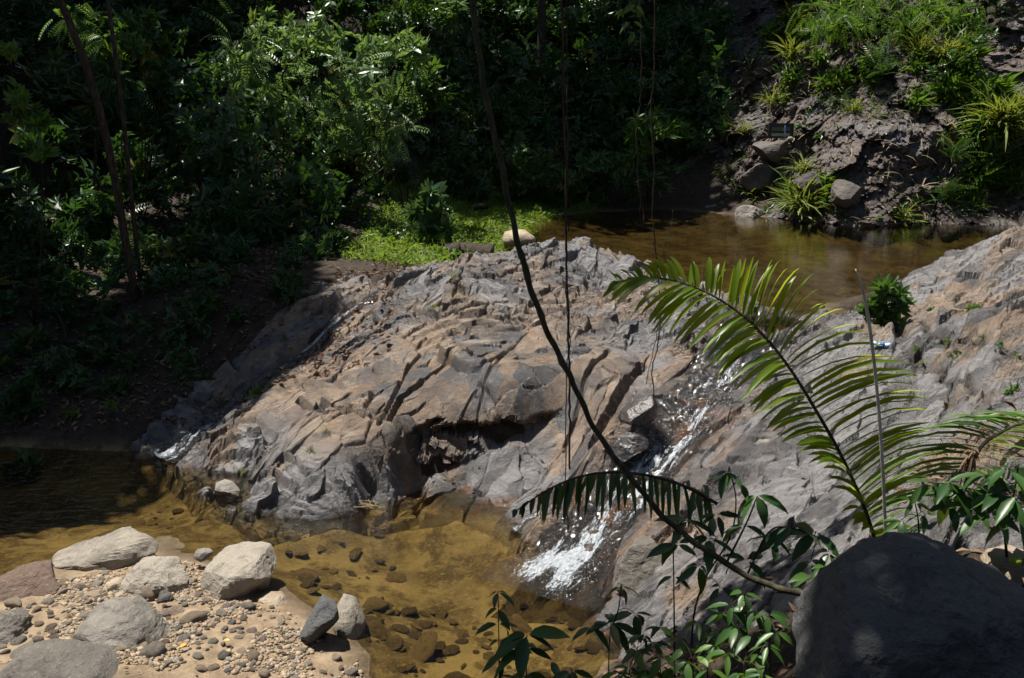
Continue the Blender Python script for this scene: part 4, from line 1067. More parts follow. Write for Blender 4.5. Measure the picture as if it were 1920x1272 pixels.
woody('bamboo_clump', gpt(1215, 375, 25.5), px_clumps([(1205, 235, 20), (1195, 255, 18), (1225, 225, 18), (1210, 280, 20), (1240, 250, 18), (1260, 240, 16), (1190, 300, 14), (1280, 250, 12)], 25, 9, .3), T_WHN, .36, 'leaf_bright', 'sunlit bamboo-like plant above the far corner of the upper pool', 'plant', 414, .02, droop=.6)
woody('bamboo_clump', gpt(1170, 385, 25.5), px_clumps([(1170, 340, 14), (1160, 320, 16), (1190, 350, 14), (1130, 300, 18), (1220, 330, 14), (1100, 310, 16), (1240, 345, 12), (1250, 310, 14)], 24.9, 7, .3), T_WHN, .42, 'leaf_mid', 'dim bamboo leaves hanging over the far pool edge', 'plant', 415, .02, droop=1.0)

# dark wall of undergrowth on the hillside
a = Acc(); rng = np.random.default_rng(430); cl = []
while len(cl) < 900:
    x, y = rng.uniform(-17, 6.5), rng.uniform(13.5, 36)
    if x > -3 and y < 24.5: continue
    if x > -4.8 and y < 19 and not (x < -2.4 and y > 15.2 and rng.random() < .5): continue
    z = float(gz(x, y))
    if x > 2.5 and y < 26.5: continue
    h = abs(rng.normal(0, .7)) + .15
    # keep the shaded bank low near the trickle
    if y < 15.5: h *= .5
    r = rng.uniform(.35, .75)
    cl.append(((x, y, z + h), (r, r, r * .8), int(rng.integers(18, 34))))
while len(cl) < 1150:
    x, y = rng.uniform(-4, 6.5), rng.uniform(26.5, 37); r = rng.uniform(.5, .9)
    cl.append(((x, y, float(gz(x, y)) + abs(rng.normal(0, .8)) + .2), (r, r, r * .8), int(rng.integers(20, 34))))
rng.shuffle(cl)
crown_of(a, cl[:520], T_WH, .22, rng); crown_of(a, cl[520:680], T_WHN, .4, rng, droop=.6); crown_of(a, cl[680:820], T_PIN, .42, rng); crown_of(a, cl[820:], T_WHB, .26, rng)
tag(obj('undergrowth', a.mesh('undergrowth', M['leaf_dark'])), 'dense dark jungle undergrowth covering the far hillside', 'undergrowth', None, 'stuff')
# low plants on the left bank
a = Acc(); cl = []
for u, v, rp in [(350, 600, 22), (430, 560, 26), (300, 650, 20), (520, 530, 26), (600, 505, 26), (650, 500, 24), (470, 600, 16), (220, 720, 18), (380, 520, 30), (250, 560, 24), (700, 495, 22), (60, 690, 40), (40, 740, 45), (110, 660, 35), (30, 790, 35), (100, 600, 30), (130, 640, 26), (20, 640, 40), (70, 560, 30), (150, 560, 24), (30, 520, 40), (130, 700, 20)]:
    p = gpt(u, v, 0 + float(P(u, v, .5)[1])); r = rp * p[1] / FPX; cl.append((p + np.array([0, 0, r * .6]), (r, r, r * .8), 40))
for _ in range(120):
    x, y = rng.uniform(-9, -3.0), rng.uniform(11.4, 16)
    if sdf_poly(np.array([x]), np.array([y]), LBANK)[0] < .1 or sdf_poly(np.array([x]), np.array([y]), DOME)[0] < .15: continue
    r_ = rng.uniform(.10, .32); cl.append(((x, y, float(gz(x, y)) + r_ * .6), (r_, r_, r_ * .8), int(10 + 40 * r_)))
crown_of(a, cl, T_WH, .14, rng)
tag(obj('ground_cover', a.mesh('ground_cover', M['leaf_dark'])), 'shaded leafy ground cover at the foot of the left bank', 'undergrowth', None, 'stuff')
for i, (u, v, lab) in enumerate([(135, 775, 'little sunlit weed low on the left bank'), (207, 778, 'spidery sprig on the shaded rock above the left pool edge'), (535, 608, 'dim weed beside the middle of the trickle'), (485, 740, 'bright fresh leaves at the left edge of the dome')]):
    p = P(u, v, [.3, .3, 1.2, .55][i]); z = max(float(gz(p[0], p[1])), float(rock_height(np.array([p[0]]), np.array([p[1]]))[0][0]))
    woody('small_weed', (p[0], p[1], z), [((p[0], p[1], z + .06), (.06, .06, .04), 5)], T_WHB if i == 3 else T_WH, .1, 'leaf_bright' if i != 2 else 'leaf_mid', lab, 'weed', 440 + i, .004)

# grass patch
a = Acc(); k = 15000; rng = np.random.default_rng(450)
GP = np.array(GRASS); pts = []
c = rng.uniform(GP.min(0) - .6, GP.max(0) + .6, (60000, 2)); sdg = sdf_poly(c[:, 0], c[:, 1], GRASS) + 2.6 * (fbm(c[:, 0] * 1.1, c[:, 1] * 1.1, 4, 77) - .5)
c = c[sdg < .2][:k]; k = len(c); z = gz(c[:, 0], c[:, 1])
D = rng.normal(size=(k, 3)) * .5; D[:, 2] = 1
a.scatter(T_BLADEW, frames(D, rng.normal(size=(k, 3)) + np.array([0, 0, .3]), rng.uniform(.06, .20, k)), np.c_[c, z], rng.random(k))
k2 = 7000; c2 = c[rng.integers(0, k, k2)] + rng.normal(0, .1, (k2, 2)); z2 = gz(c2[:, 0], c2[:, 1])
D = rng.normal(size=(k2, 3)); D[:, 2] *= .3
a.scatter(T_DIA, frames(D, np.tile([0, 0, 1.], (k2, 1)) + .3 * rng.normal(size=(k2, 3)), rng.uniform(.05, .12, k2)), np.c_[c2, z2 + rng.uniform(.03, .14, k2)], rng.random(k2))
cl = []
for _ in range(90):
    q = c[int(rng.integers(0, k))]; rr_ = rng.uniform(.06, .2); cl.append(((q[0], q[1], float(gz(q[0], q[1])) + rr_ * .7), (rr_ * 1.3, rr_ * 1.3, rr_), 12))
crown_of(a, cl, T_WH, .09, rng)
tag(obj('grass', a.mesh('grass', M['grass'])), 'bright short grass and herbs on the patch beside the upper pool', 'grass', None, 'stuff')

# dead leaves
a = Acc(); rng = np.random.default_rng(460)
def litter(n, fx, fy, size, cond=None):
    x = rng.uniform(*fx, n); y = rng.uniform(*fy, n)
    if cond is not None:
        ok = cond(x, y); x, y = x[ok], y[ok]
    zr = gz(x, y); d = np.minimum(np.minimum(sdf_poly(x, y, DOME), sdf_poly(x, y, SLOPE)), sdf_poly(x, y, LBANK))
    if (d < .1).any():
        m = d < .1; zr[m] = np.maximum(zr[m], rock_height(x[m], y[m])[0])
    D = rng.normal(size=(len(x), 3)); D[:, 2] *= .35
    a.scatter(T_DIA, frames(D, np.tile([0, 0, 1.], (len(x), 1)) + .5 * rng.normal(size=(len(x), 3)), rng.uniform(*size, len(x))), np.c_[x, y, zr + .015], rng.random(len(x)))
litter(9000, (-9, -1.5), (10.6, 17.5), (.05, .13), lambda x, y: fbm(x * .8, y * .8, 3, 21) > .36)
litter(1400, (-1.2, 3.2), (17, 24.5), (.05, .12), lambda x, y: (np.abs(sdf_poly(x, y, GRASS)) < .7) & (gz(x, y) > 1.5))
litter(2600, (.4, 4.2), (2.2, 5.6), (.04, .10))
litter(160, (-4.2, -1.1), (5.3, 7.2), (.025, .05), lambda x, y: (sdf_poly(x, y, BAR) < 0) & (gz(x, y) > .03))
litter(260, (-3.5, 3), (9, 14), (.03, .07), lambda x, y: (sdf_poly(x, y, DOME) < -.1) & (fbm(x * 1.5, y * 1.5, 2, 22) > .55))
litter(500, (2, 7.5), (6, 12), (.03, .07), lambda x, y: (sdf_poly(x, y, SLOPE) < -.1) & (fbm(x * 1.3, y * 1.3, 2, 23) > .52))
tag(obj('leaf_litter', a.mesh('leaf_litter', M['litter'])), 'dry brown fallen leaves strewn over banks and rock', 'leaf litter', None, 'stuff')
yl = mesh('yellow_leaf', *(lambda t: (t[0] * np.array([1.3, 1, 1]), [t[1], t[2]]))(T_LEAF), M['yleaf'])
for u, v, z0, s, lab in [(316, 688, .6, .10, 'yellow fallen leaf in the middle of the dark left bank'), (582, 605, 1.2, .09, 'yellow fallen leaf above the trickle'), (528, 680, .8, .10, 'orange-yellow fallen leaf at the edge of the trickle'), (42, 637, .85, .10, 'yellow fallen leaf far left in the shade'), (338, 1223, .25, .06, 'yellow fallen leaf beside the big low boulder'), (420, 1210, .22, .05, 'small yellow leaf on the pebbles')]:
    p = P(u, v, z0); z = max(float(gz(p[0], p[1])), z0 - .4 if v > 1000 else float(rock_height(np.array([p[0]]), np.array([p[1]]))[0][0]) if u > 500 else -9)
    o = obj('yellow_leaf', yl, None, (p[0], p[1], z + .04)); o.scale = (s,) * 3; o.rotation_euler = (.3, .2, u * .37); tag(o, lab, 'leaf')

# ------------------------------------------------------------------ plants of the cliff
rng = np.random.default_rng(500)
def tuft(u, v, rp, n, label, mat='leaf_yellow', tm=T_BLADE, name='grass_tuft', base=None):
    p = cliff_at(u, v + rp * .5) if base is None else np.asarray(base); s = rp * 1.9 * p[1] / FPX; n = int(n * 1.7)
    D = rng.normal(size=(n, 3)) * np.array([.8, .6, .35]) + np.array([0, -.35, 1]); a = Acc()
    a.scatter(tm, frames(D, np.tile([0, 0, 1.], (n, 1)) + rng.normal(size=(n, 3)) * .3, s * rng.uniform(.6, 1.2, n)), rng.normal(size=(n, 3)) * s * .12, rng.random(n))
    o = obj(name, a.mesh(name, M[mat]), None, p + np.array([0, -.06, 0])); return tag(o, label, 'grass tuft' if name == 'grass_tuft' else 'fern')
for u, v, rp, n, lab in [(1500, 310, 26, 46, 'green grass tuft spilling over the rock just below the niche'), (1500, 370, 40, 90, 'wide yellow-green grass clump at the foot of the cliff'), (1408, 355, 22, 26, 'upright grass tuft on the grey tilted slab'), (1363, 320, 20, 30, 'thin grass tuft left of the dark brown boulder'),
                         (1445, 185, 20, 34, 'grass tuft on the ledge above the niche'), (1480, 100, 26, 50, 'grass tuft on the bare left shoulder of the cliff'), (1485, 30, 26, 50, 'grass clump at the top left of the cliff'), (1722, 85, 26, 46, 'spiky grass tuft below the feathery bush on the cliff'), (1880, 210, 44, 110, 'big yellow-green grass clump at the right edge of the cliff'),
                         (1840, 260, 34, 70, 'arching grass clump below the big one at the right edge'), (1770, 95, 30, 60, 'broad grass clump right of the spiky tuft on the cliff'), (1600, 200, 18, 26, 'small grass tuft halfway up the cliff'), (1395, 240, 18, 26, 'dry-looking grass tuft left of the niche'), (1690, 400, 22, 36, 'grass tuft near the water under the right part of the cliff')]:
    tuft(u, v, rp, n, lab)
for u, v, rp, n, lab in [(1790, 285, 26, 12, 'blue-green fern in the middle right of the cliff'), (1850, 300, 30, 14, 'arching fern near the right edge of the cliff'), (1770, 355, 26, 14, 'low fern above the water at the right of the cliff'), (1580, 205, 12, 8, 'single bright fern sprig on the cliff face'), (1650, 120, 26, 14, 'fern hanging under the feathery bush on the cliff')]:
    tuft(u, v, rp, n, lab, 'leaf_mid', T_PINF, 'fern')
top = cliff_at(1650, 60)
woody('feathery_bush', top + np.array([0, .5, -.1]), px_clumps([(1520, 15, 26), (1560, 30, 30), (1600, 20, 34), (1640, 40, 34), (1680, 25, 36), (1720, 40, 32), (1760, 20, 34), (1800, 25, 30), (1840, 15, 26), (1600, 55, 24), (1540, 55, 20), (1690, 60, 24), (1740, 65, 20), (1640, -15, 36), (1720, -15, 36)], float(top[1]) - .5, 22, .4),
      T_PINF, .5, 'leaf_bright', 'bright feathery bush crowning the top of the cliff', 'bush', 501, .05, droop=.3)
t2 = cliff_at(1830, 140)
woody('leafy_branch', t2 + np.array([0, .4, 0]), px_clumps([(1830, 70, 20), (1850, 60, 18), (1815, 90, 18), (1790, 110, 20), (1760, 130, 16)], float(t2[1]) - .3, 16, .3), T_WH, .14, 'leaf_mid', 'small-leaved bush in half shade right of the feathery bush', 'bush', 502, .02)
a = Acc(); n = 5200
ii_ = rng.integers(12, 260, n); jj_ = rng.integers(30, 400, n); pts = CV[ii_, jj_]
keepm = vn3(pts * .9, 9) > .40; pts = pts[keepm]; n = len(pts)
D = rng.normal(size=(n, 3)) + np.array([0, -.8, .1]); h = n // 2
a.scatter(T_BLADE, frames(D[:h], np.tile([0, -.3, 1.], (h, 1)), rng.uniform(.2, .55, h)), pts[:h], rng.random(h))
a.scatter(T_DIA, frames(D[h:], np.tile([0, -.3, 1.], (n - h, 1)), rng.uniform(.08, .2, n - h)), pts[h:] + np.array([0, -.05, 0]), rng.random(n - h))
tag(obj('dry_scrub', a.mesh('dry_scrub', M['straw'])), 'dry stalks and dead leaves caught on the cliff', 'scrub', None, 'stuff')
a = Acc(); n = 3600
ii_ = rng.integers(12, 280, n); jj_ = rng.integers(20, 400, n); pts = CV[ii_, jj_]; keepm = vn3(pts * .7 + 4, 19) > .50; pts = pts[keepm]; n = len(pts)
D = rng.normal(size=(n, 3)) * .6 + np.array([0, -.8, .2])
h = n // 2
a.scatter(T_WH, frames(D[:h], np.tile([0, 0, 1.], (h, 1)), rng.uniform(.08, .22, h)), pts[:h] + np.array([0, -.05, 0]), rng.random(h))
a.scatter(T_BLADEW, frames(D[h:] + np.array([0, 0, .5]), np.tile([0, 0, 1.], (n - h, 1)), rng.uniform(.2, .55, n - h)), pts[h:], rng.random(n - h))
tag(obj('cliff_herbs', a.mesh('cliff_herbs', M['leaf_mid'])), 'small green herbs scattered over the cliff', 'herbs', None, 'stuff')

a = Acc()
for (u0, u1, v0, v1, k, L0) in [(1700, 1840, 60, 190, 34, .5), (1430, 1510, 30, 200, 26, .45), (1820, 1920, 160, 350, 48, .65), (1540, 1660, 90, 220, 22, .45), (1470, 1560, 340, 400, 22, .5), (1740, 1900, 330, 400, 16, .45), (1500, 1900, 0, 60, 36, .55)]:
    for _ in range(k):
        p = cliff_at(rng.uniform(u0, u1), rng.uniform(v0, v1)); m = int(rng.integers(8, 18))
        D = rng.normal(size=(m, 3)) * np.array([.8, .5, .5]) + np.array([0, -.6, .55])
        a.scatter(T_BLADE if rng.random() < .7 else T_WHN, frames(D, np.tile([0, -.2, 1.], (m, 1)) + rng.normal(size=(m, 3)) * .3, L0 * rng.uniform(.5, 1.1, m)), p + rng.normal(size=(m, 3)) * .08, rng.random(m))
tag(obj('hanging_grass', a.mesh('hanging_grass', M['leaf_bright'])), 'loose green grasses hanging from the ledges of the cliff', 'grass', None, 'stuff')
# plants on the right rock slope
def rock_pt(u, v, z0):
    for _ in range(12):
        p = P(u, v, z0); z0 = .5 * z0 + .5 * float(rock_height(np.array([p[0]]), np.array([p[1]]), 23, .6)[0][0])
    return np.array([p[0], p[1], z0])
rng = np.random.default_rng(520)
p = rock_pt(1668, 625, 1.7)
woody('leafy_plant', p, px_clumps([(1650, 540, 12), (1670, 535, 12), (1690, 550, 12), (1660, 560, 14), (1640, 575, 12), (1680, 575, 14), (1665, 590, 12), (1690, 565, 10), (1650, 600, 10), (1625, 580, 9), (1675, 605, 10)], float(p[1]) - .05, 4, .08), T_WHB, .13, 'leaf_mid', 'leafy green plant on the rock at the near edge of the upper pool', 'plant', 521, .012)
for i, (u, v, z0, rp, lab) in enumerate([(1825, 585, 2.1, 16, 'small weed high on the right rock slope'), (1790, 675, 1.9, 14, 'weed in a joint in the middle of the right slope'), (1775, 640, 1.85, 10, 'tiny weed above the one in the joint'), (1750, 590, 1.85, 10, 'weed just right of the leafy green plant'), (1890, 740, 2.1, 22, 'leafy weed at the right edge of the rock slope'),
                                          (1905, 690, 2.2, 14, 'weed above the leafy one at the right edge'), (1720, 660, 1.75, 9, 'sprout beside the blue plastic scrap'), (1840, 640, 2.0, 9, 'sprout right of the weed in the joint'), (1735, 690, 1.75, 9, 'low sprout on the lower lip of the joint'), (1870, 660, 2.1, 10, 'faint sprout between the two right-edge weeds')]):
    p = rock_pt(u, v, z0); r = rp * p[1] / FPX
    woody('small_weed', p, [(p + np.array([0, 0, r * .6]), (r, r * .8, r * .6), 9)], T_WH, r * .7, 'leaf_mid' if i % 2 else 'leaf_bright', lab, 'weed', 530 + i, .004)
for i, (u, v, z0, lab) in enumerate([(857, 552, 1.6, 'tiny yellow-green tuft in a hollow high on the dome'), (815, 570, 1.5, 'thin moss-like tuft left of the hollow on the dome'), (612, 808, .55, 'tiny tuft on the lower left of the dome'), (585, 838, .42, 'second tiny tuft just below the first on the dome'), (455, 825, .3, 'pale sprout near the left toe of the dome'), (848, 515, 1.8, 'sprout on the upper left rim of the dome')]):
    p = rock_pt(u, v, z0); z = float(rock_height(np.array([p[0]]), np.array([p[1]]))[0][0]); tuft(u, v, 9, 14, lab, base=(p[0], p[1], z))

# ------------------------------------------------------------------ trunk, vines and fronds in front
def pxline(spec, n):
    return spline([PD(u, v, y) for u, v, y in spec], n)
ln = pxline([(1545, 1128, 3.75), (1510, 1115, 3.85), (1460, 1103, 3.92), (1400, 1080, 4.0), (1345, 1045, 4.08), (1295, 1012, 4.15), (1240, 965, 4.25), (1190, 905, 4.33), (1150, 855, 4.4), (1110, 795, 4.48), (1080, 730, 4.56), (1058, 685, 4.62), (1030, 630, 4.7), (1000, 555, 4.78), (975, 470, 4.86), (955, 385, 4.95), (935, 285, 5.05), (912, 190, 5.15), (897, 95, 5.25), (885, 0, 5.35), (876, -120, 5.5), (870, -320, 5.8), (850, -640, 6.4)], 150)
ln[:, :2] += .004 * np.stack([np.sin(np.arange(150) * .9), np.cos(np.arange(150) * .7)], -1)
rr = np.interp(np.arange(150), [0, 20, 60, 110, 149], [.017, .015, .0145, .017, .017]) * (1 + .22 * (np.random.default_rng(5).random(150) > .9) + .05 * np.sin(np.arange(150) * .8))
t = thing('leaning_sapling', ln[0], 'thin bare curving trunk leaning across the whole view', 'sapling')
a = Acc(); a.tube(ln, rr, 10); obj('trunk', a.mesh('trunk', M['barkgreen'], True, ln[0]), t)
a = Acc(); crown_of(a, [(ln[-1] + np.array(d), (.5, .5, .35), 30) for d in ((0, 0, 0), (.5, .2, .2), (-.5, .3, .1), (0, -.4, .3))], T_WHB, .16, np.random.default_rng(600)); obj('crown', a.mesh('crown', M['leaf_dark'], False, ln[0]), t)

def vine(spec, r, label, n=70, amp=.012, seed=0):
    rg = np.random.default_rng(seed); l = pxline(spec, n)
    w = np.cumsum(rg.normal(size=(n, 2)), 0); w -= np.linspace(0, 1, n)[:, None] * w[-1]; l[:, :2] += w * amp * .35
    a = Acc(); a.tube(l, r, 6)
    for q in range(4):
        i = int(rg.integers(8, n - 8)); e = l[i] + np.array([rg.normal(0, .05), rg.normal(0, .03), -rg.uniform(.05, .16)]); a.tube(spline([l[i], (l[i] + e) / 2 + .01, e], 6), r * .5, 4)
    o = obj('hanging_vine', a.mesh('hanging_vine', M['vine'], True, l[0]), None, l[0]); return tag(o, label, 'vine')
vine([(1052, -500, 6.3), (1054, 0, 6.3), (1058, 300, 6.3), (1061, 500, 6.3), (1065, 700, 6.3), (1068, 880, 6.3)], .0085, 'thicker of two hanging vines dropping past the middle of the dome', seed=1)
vine([(1060, -500, 6.4), (1060, 100, 6.4), (1063, 400, 6.4), (1062, 560, 6.4), (1070, 640, 6.4), (1062, 760, 6.4), (1066, 1000, 6.35)], .0045, 'thread-thin vine twisting beside the thicker hanging vine', seed=2)
vine([(1236, -300, 6.8), (1228, 60, 6.8), (1224, 200, 6.8), (1229, 330, 6.8), (1232, 470, 6.8), (1240, 600, 6.8), (1230, 690, 6.8), (1226, 745, 6.8)], .005, 'thin dark vine hanging down to the head of the cascade', seed=3)
vine([(1200, -300, 7.0), (1206, 100, 7.0), (1202, 260, 7.0), (1207, 420, 7.0)], .004, 'faint vine ending above the upper pool left of the palm frond', seed=4)
vine([(1262, 395, 7.0), (1256, 440, 7.0), (1250, 480, 7.0), (1245, 560, 7.0), (1232, 640, 7.0), (1212, 720, 7.0)], .003, 'short loose tendril behind the tip of the palm frond', seed=5)

def leaflet(base, tip, w, bend, up=(0, 0, 1)):
    """folded strap leaflet from base to tip, sagging by bend"""
    b = np.asarray(base); e = np.asarray(tip); L = np.linalg.norm(e - b); d = (e - b) / L
    x = np.cross(d, np.asarray(up, float)); x /= np.linalg.norm(x); z = np.cross(x, d)
    V = []
    for t, k in ((0, .35), (.12, .8), (.35, 1), (.62, .92), (.85, .55)):
        c = b + d * L * t + np.array([0, 0, 1]) * bend * 4 * t * (1 - t)
        V += [c - x * w * k / 2 + z * w * .16 * k, c, c + x * w * k / 2 + z * w * .16 * k]
    V.append(e); Q = []
    for i in range(4):
        o = 3 * i; Q += [[o, o + 1, o + 4, o + 3], [o + 1, o + 2, o + 5, o + 4]]
    return np.array(V), np.array(Q), np.array([[12, 13, 15], [13, 14, 15]])

def frond(rach, sides, n, w, label, ys, mat='palm', rrad=(.011, .008, .004), bend=.03, seed=0, col='barkgreen', skip=.0):
    """rach: pixel/distance polyline base to tip; sides: lists of (s, u, v, dy) leaflet tips"""
    rg = np.random.default_rng(seed)
    ln = pxline(rach, 90); t = thing('palm_frond', ln[0], label, 'palm frond')
    a = Acc(); a.tube(ln, list(rrad), 8); obj('rachis', a.mesh('rachis', M[col], True, ln[0]), t)
    for sd in sides:
        first = sd is sides[0]; sd = np.array(sd, float)
        for s in np.linspace(sd[0, 0], sd[-1, 0], n):
            if rg.random() < .05: continue
            s2 = np.clip(s + rg.normal(0, .002), 0, 1); b = ln[int(round(s2 * 89))]
            u = np.interp(s, sd[:, 0], sd[:, 1]) + rg.normal(0, 7); v = np.interp(s, sd[:, 0], sd[:, 2]) + rg.normal(0, 6); dy = np.interp(s, sd[:, 0], sd[:, 3])
            e = PD(u, v, b[1] + dy + rg.normal(0, .015))
            V, Q, T = leaflet(b, e, w * rg.uniform(.85, 1.1), bend * rg.uniform(.6, 1.4) * np.linalg.norm(e - b) * 4, (rg.normal(0, .2), (-.35 if first else .2) + rg.normal(0, .32), .75))
            obj('leaflet', mesh('leaflet', V - ln[0], [Q, T], M[mat], True), t)
    return t
R1 = [(1648, 1040, 4.25), (1632, 985, 4.25), (1612, 930, 4.26), (1575, 850, 4.28), (1530, 770, 4.3), (1480, 690, 4.34), (1430, 628, 4.38), (1370, 575, 4.42), (1300, 538, 4.46), (1230, 522, 4.5), (1150, 530, 4.55)]
frond(R1, [
    [(.06, 1640, 1000, -.1), (.12, 1598, 985, -.1), (.20, 1555, 900, -.12), (.30, 1500, 850, -.14), (.40, 1440, 805, -.14), (.50, 1385, 745, -.14), (.60, 1340, 695, -.14), (.70, 1285, 655, -.12), (.80, 1210, 610, -.1), (.90, 1150, 565, -.08), (.985, 1135, 548, -.03)],
    [(.06, 1690, 1000, .05), (.13, 1730, 930, .08), (.20, 1745, 860, .10), (.28, 1748, 800, .10), (.36, 1740, 745, .10), (.44, 1715, 690, .10), (.50, 1640, 632, .10), (.54, 1560, 570, .1), (.60, 1492, 505, .1), (.68, 1412, 488, .1), (.76, 1335, 492, .1), (.86, 1240, 478, .08), (.985, 1142, 520, .03)]],
    76, .034, 'large arching green palm frond in front of the rock slope', None, seed=11, col='vine', bend=.028)
R2 = [(1345, 945, 4.6), (1290, 915, 4.65), (1230, 895, 4.7), (1160, 886, 4.75), (1090, 893, 4.8), (1025, 920, 4.85), (965, 960, 4.9)]
frond(R2, [
    [(.05, 1330, 990, -.05), (.25, 1262, 985, -.05), (.45, 1185, 965, -.05), (.65, 1085, 970, -.05), (.85, 1010, 980, -.03), (.985, 962, 972, 0)],
    [(.05, 1318, 925, .25), (.30, 1235, 925, .25), (.55, 1120, 930, .22), (.8, 1020, 960, .15), (.985, 958, 962, .02)]],
    34, .030, 'shaded palm frond drooping across the foot of the cascade', None, 'leaf_dark', seed=12, col='vine')
R3 = [(1795, 960, 4.5), (1820, 880, 4.5), (1842, 836, 4.5), (1875, 812, 4.5), (1920, 794, 4.5), (1990, 790, 4.5), (2070, 815, 4.5)]
frond(R3, [
    [(.05, 1650, 955, .1), (.2, 1655, 905, .1), (.32, 1668, 845, .1), (.45, 1700, 812, .1), (.6, 1770, 790, .1), (.75, 1850, 782, .1), (.985, 2065, 812, 0)],
    [(.05, 1850, 960, -.1), (.25, 1930, 890, -.12), (.45, 1975, 850, -.12), (.7, 2040, 850, -.1), (.985, 2075, 825, 0)]],
    46, .018, 'fine yellow-green palm frond at the right edge', None, 'leaf_bright', seed=13)
a = Acc(); rg = np.random.default_rng(14); c0 = PD(1822, 848, 4.42)
for i in range(26):
    d = rg.normal(size=3) * np.array([.02, .02, .03]); a.add(*leaflet(c0 + d * .6, c0 + d * 2.2 + np.array([-.02, 0, -.05]), .012, .01), r=rg.random())
a.tube(np.array([c0, PD(1805, 885, 4.42), PD(1798, 925, 4.42), PD(1795, 1000, 4.42)]), .004, 5)
tag(obj('withered_flower', a.mesh('withered_flower', M['litter'], False, c0), None, c0), 'withered brown flower head in front of the fine palm frond', 'dead flower')
l = pxline([(1604, 505, 4.1), (1618, 545, 4.1), (1630, 610, 4.1), (1641, 700, 4.1), (1650, 800, 4.1), (1656, 900, 4.1), (1660, 1000, 4.1), (1662, 1075, 4.1)], 50)
a = Acc(); a.tube(l, [.003, .0085, .0085, .009, .009], 8); tag(obj('dry_stalk', a.mesh('dry_stalk', M['drywood'], True, l[-1]), None, l[-1]), 'pale dry upright stalk standing beside the large palm frond', 'stalk')

# ------------------------------------------------------------------ leafy plants in front, each leaf its own part
lf = {m: [mesh('leaf', *(lambda t: (t[0], [t[1], t[2]]))(t_leaf(w, f, d)), M[m], True) for w, f, d in ((.34, .06, .25), (.40, .05, .4), (.30, .08, .12))] for m in ('leaf_dark', 'leaf_mid', 'leaf_bright')}
def near_plant(label, stems, clusters, size, mats, seed, name='leafy_plant', stem_r=.005, barkm='vine', cat='plant', down=.45):
    """stems: pixel polylines; clusters: (u, v, y, leaves, scale, spread direction)"""
    rg = np.random.default_rng(seed); b0 = PD(*stems[0][0])
    t = thing(name, b0, label, cat)
    for st in stems:
        a = Acc(); a.tube(pxline(st, 22), [stem_r, stem_r * .5], 6); obj('stem', a.mesh('stem', M[barkm], True, b0), t)
    allp = np.concatenate([pxline(st, 30) for st in stems])
    for u, v, y, k, sc in clusters:
        c = PD(u, v, y); q = allp[np.argmin(np.linalg.norm(allp - c, axis=1))]
        if np.linalg.norm(q - c) > .015: tw = Acc(); tw.tube(spline([q, (q + c) / 2 + np.array([0, 0, .02]), c], 8), stem_r * .4, 4); obj('twig', tw.mesh('twig', M[barkm], True, b0), t)
        a0 = rg.uniform(0, 6.28)
        for i in range(k):
            th = a0 + i * 6.28 / k + rg.normal(0, .35)
            D = Vector((math.cos(th), .7 * math.sin(th), -down + rg.normal(0, .3))).normalized()
            S = 1.3 * size * sc * rg.uniform(.65, 1.15)
            m3 = frames(np.array([D]), np.array([[rg.normal(0, .25), rg.normal(0, .25) - .2, 1.]]), [S])[0]
            o = obj('leaf', lf[mats[int(rg.integers(len(mats)))]][int(rg.integers(3))], t)
            o.matrix_basis = Matrix.Translation(Vector(c - b0) + D * .012) @ Matrix(m3.tolist()).to_4x4()
    return t
LD, LM, LB = ['leaf_dark'], ['leaf_dark', 'leaf_mid'], ['leaf_bright', 'leaf_mid']
near_plant('dark upright plant with tiered leaves at the bottom centre, in front of the pool', [[(936, 1420, 4.5), (936, 1272, 4.5), (935, 1180, 4.5), (934, 1108, 4.5)]],
           [(934, 1110, 4.5, 4, .55), (934, 1140, 4.5, 3, .7), (935, 1170, 4.5, 3, .8), (936, 1200, 4.5, 4, .9), (936, 1235, 4.5, 4, .85), (936, 1268, 4.5, 4, .9)], .14, LD, 701)
near_plant('shorter dark plant with wide drooping leaves right of the tiered one', [[(988, 1420, 4.4), (987, 1272, 4.4), (988, 1190, 4.4)]], [(988, 1190, 4.4, 6, 1.15), (988, 1215, 4.4, 3, .9), (987, 1262, 4.4, 4, .8)], .17, LM, 702)
near_plant('plant with a loose whorl of hanging leaves below the foot of the cascade', [[(1142, 1420, 4.4), (1141, 1280, 4.4), (1143, 1200, 4.4), (1146, 1165, 4.4)], [(1146, 1180, 4.4), (1160, 1140, 4.4), (1165, 1095, 4.4)]],
           [(1145, 1168, 4.4, 7, 1.0), (1165, 1100, 4.4, 4, .6), (1190, 1150, 4.4, 4, .75), (1110, 1175, 4.4, 3, .7)], .15, LD, 703)
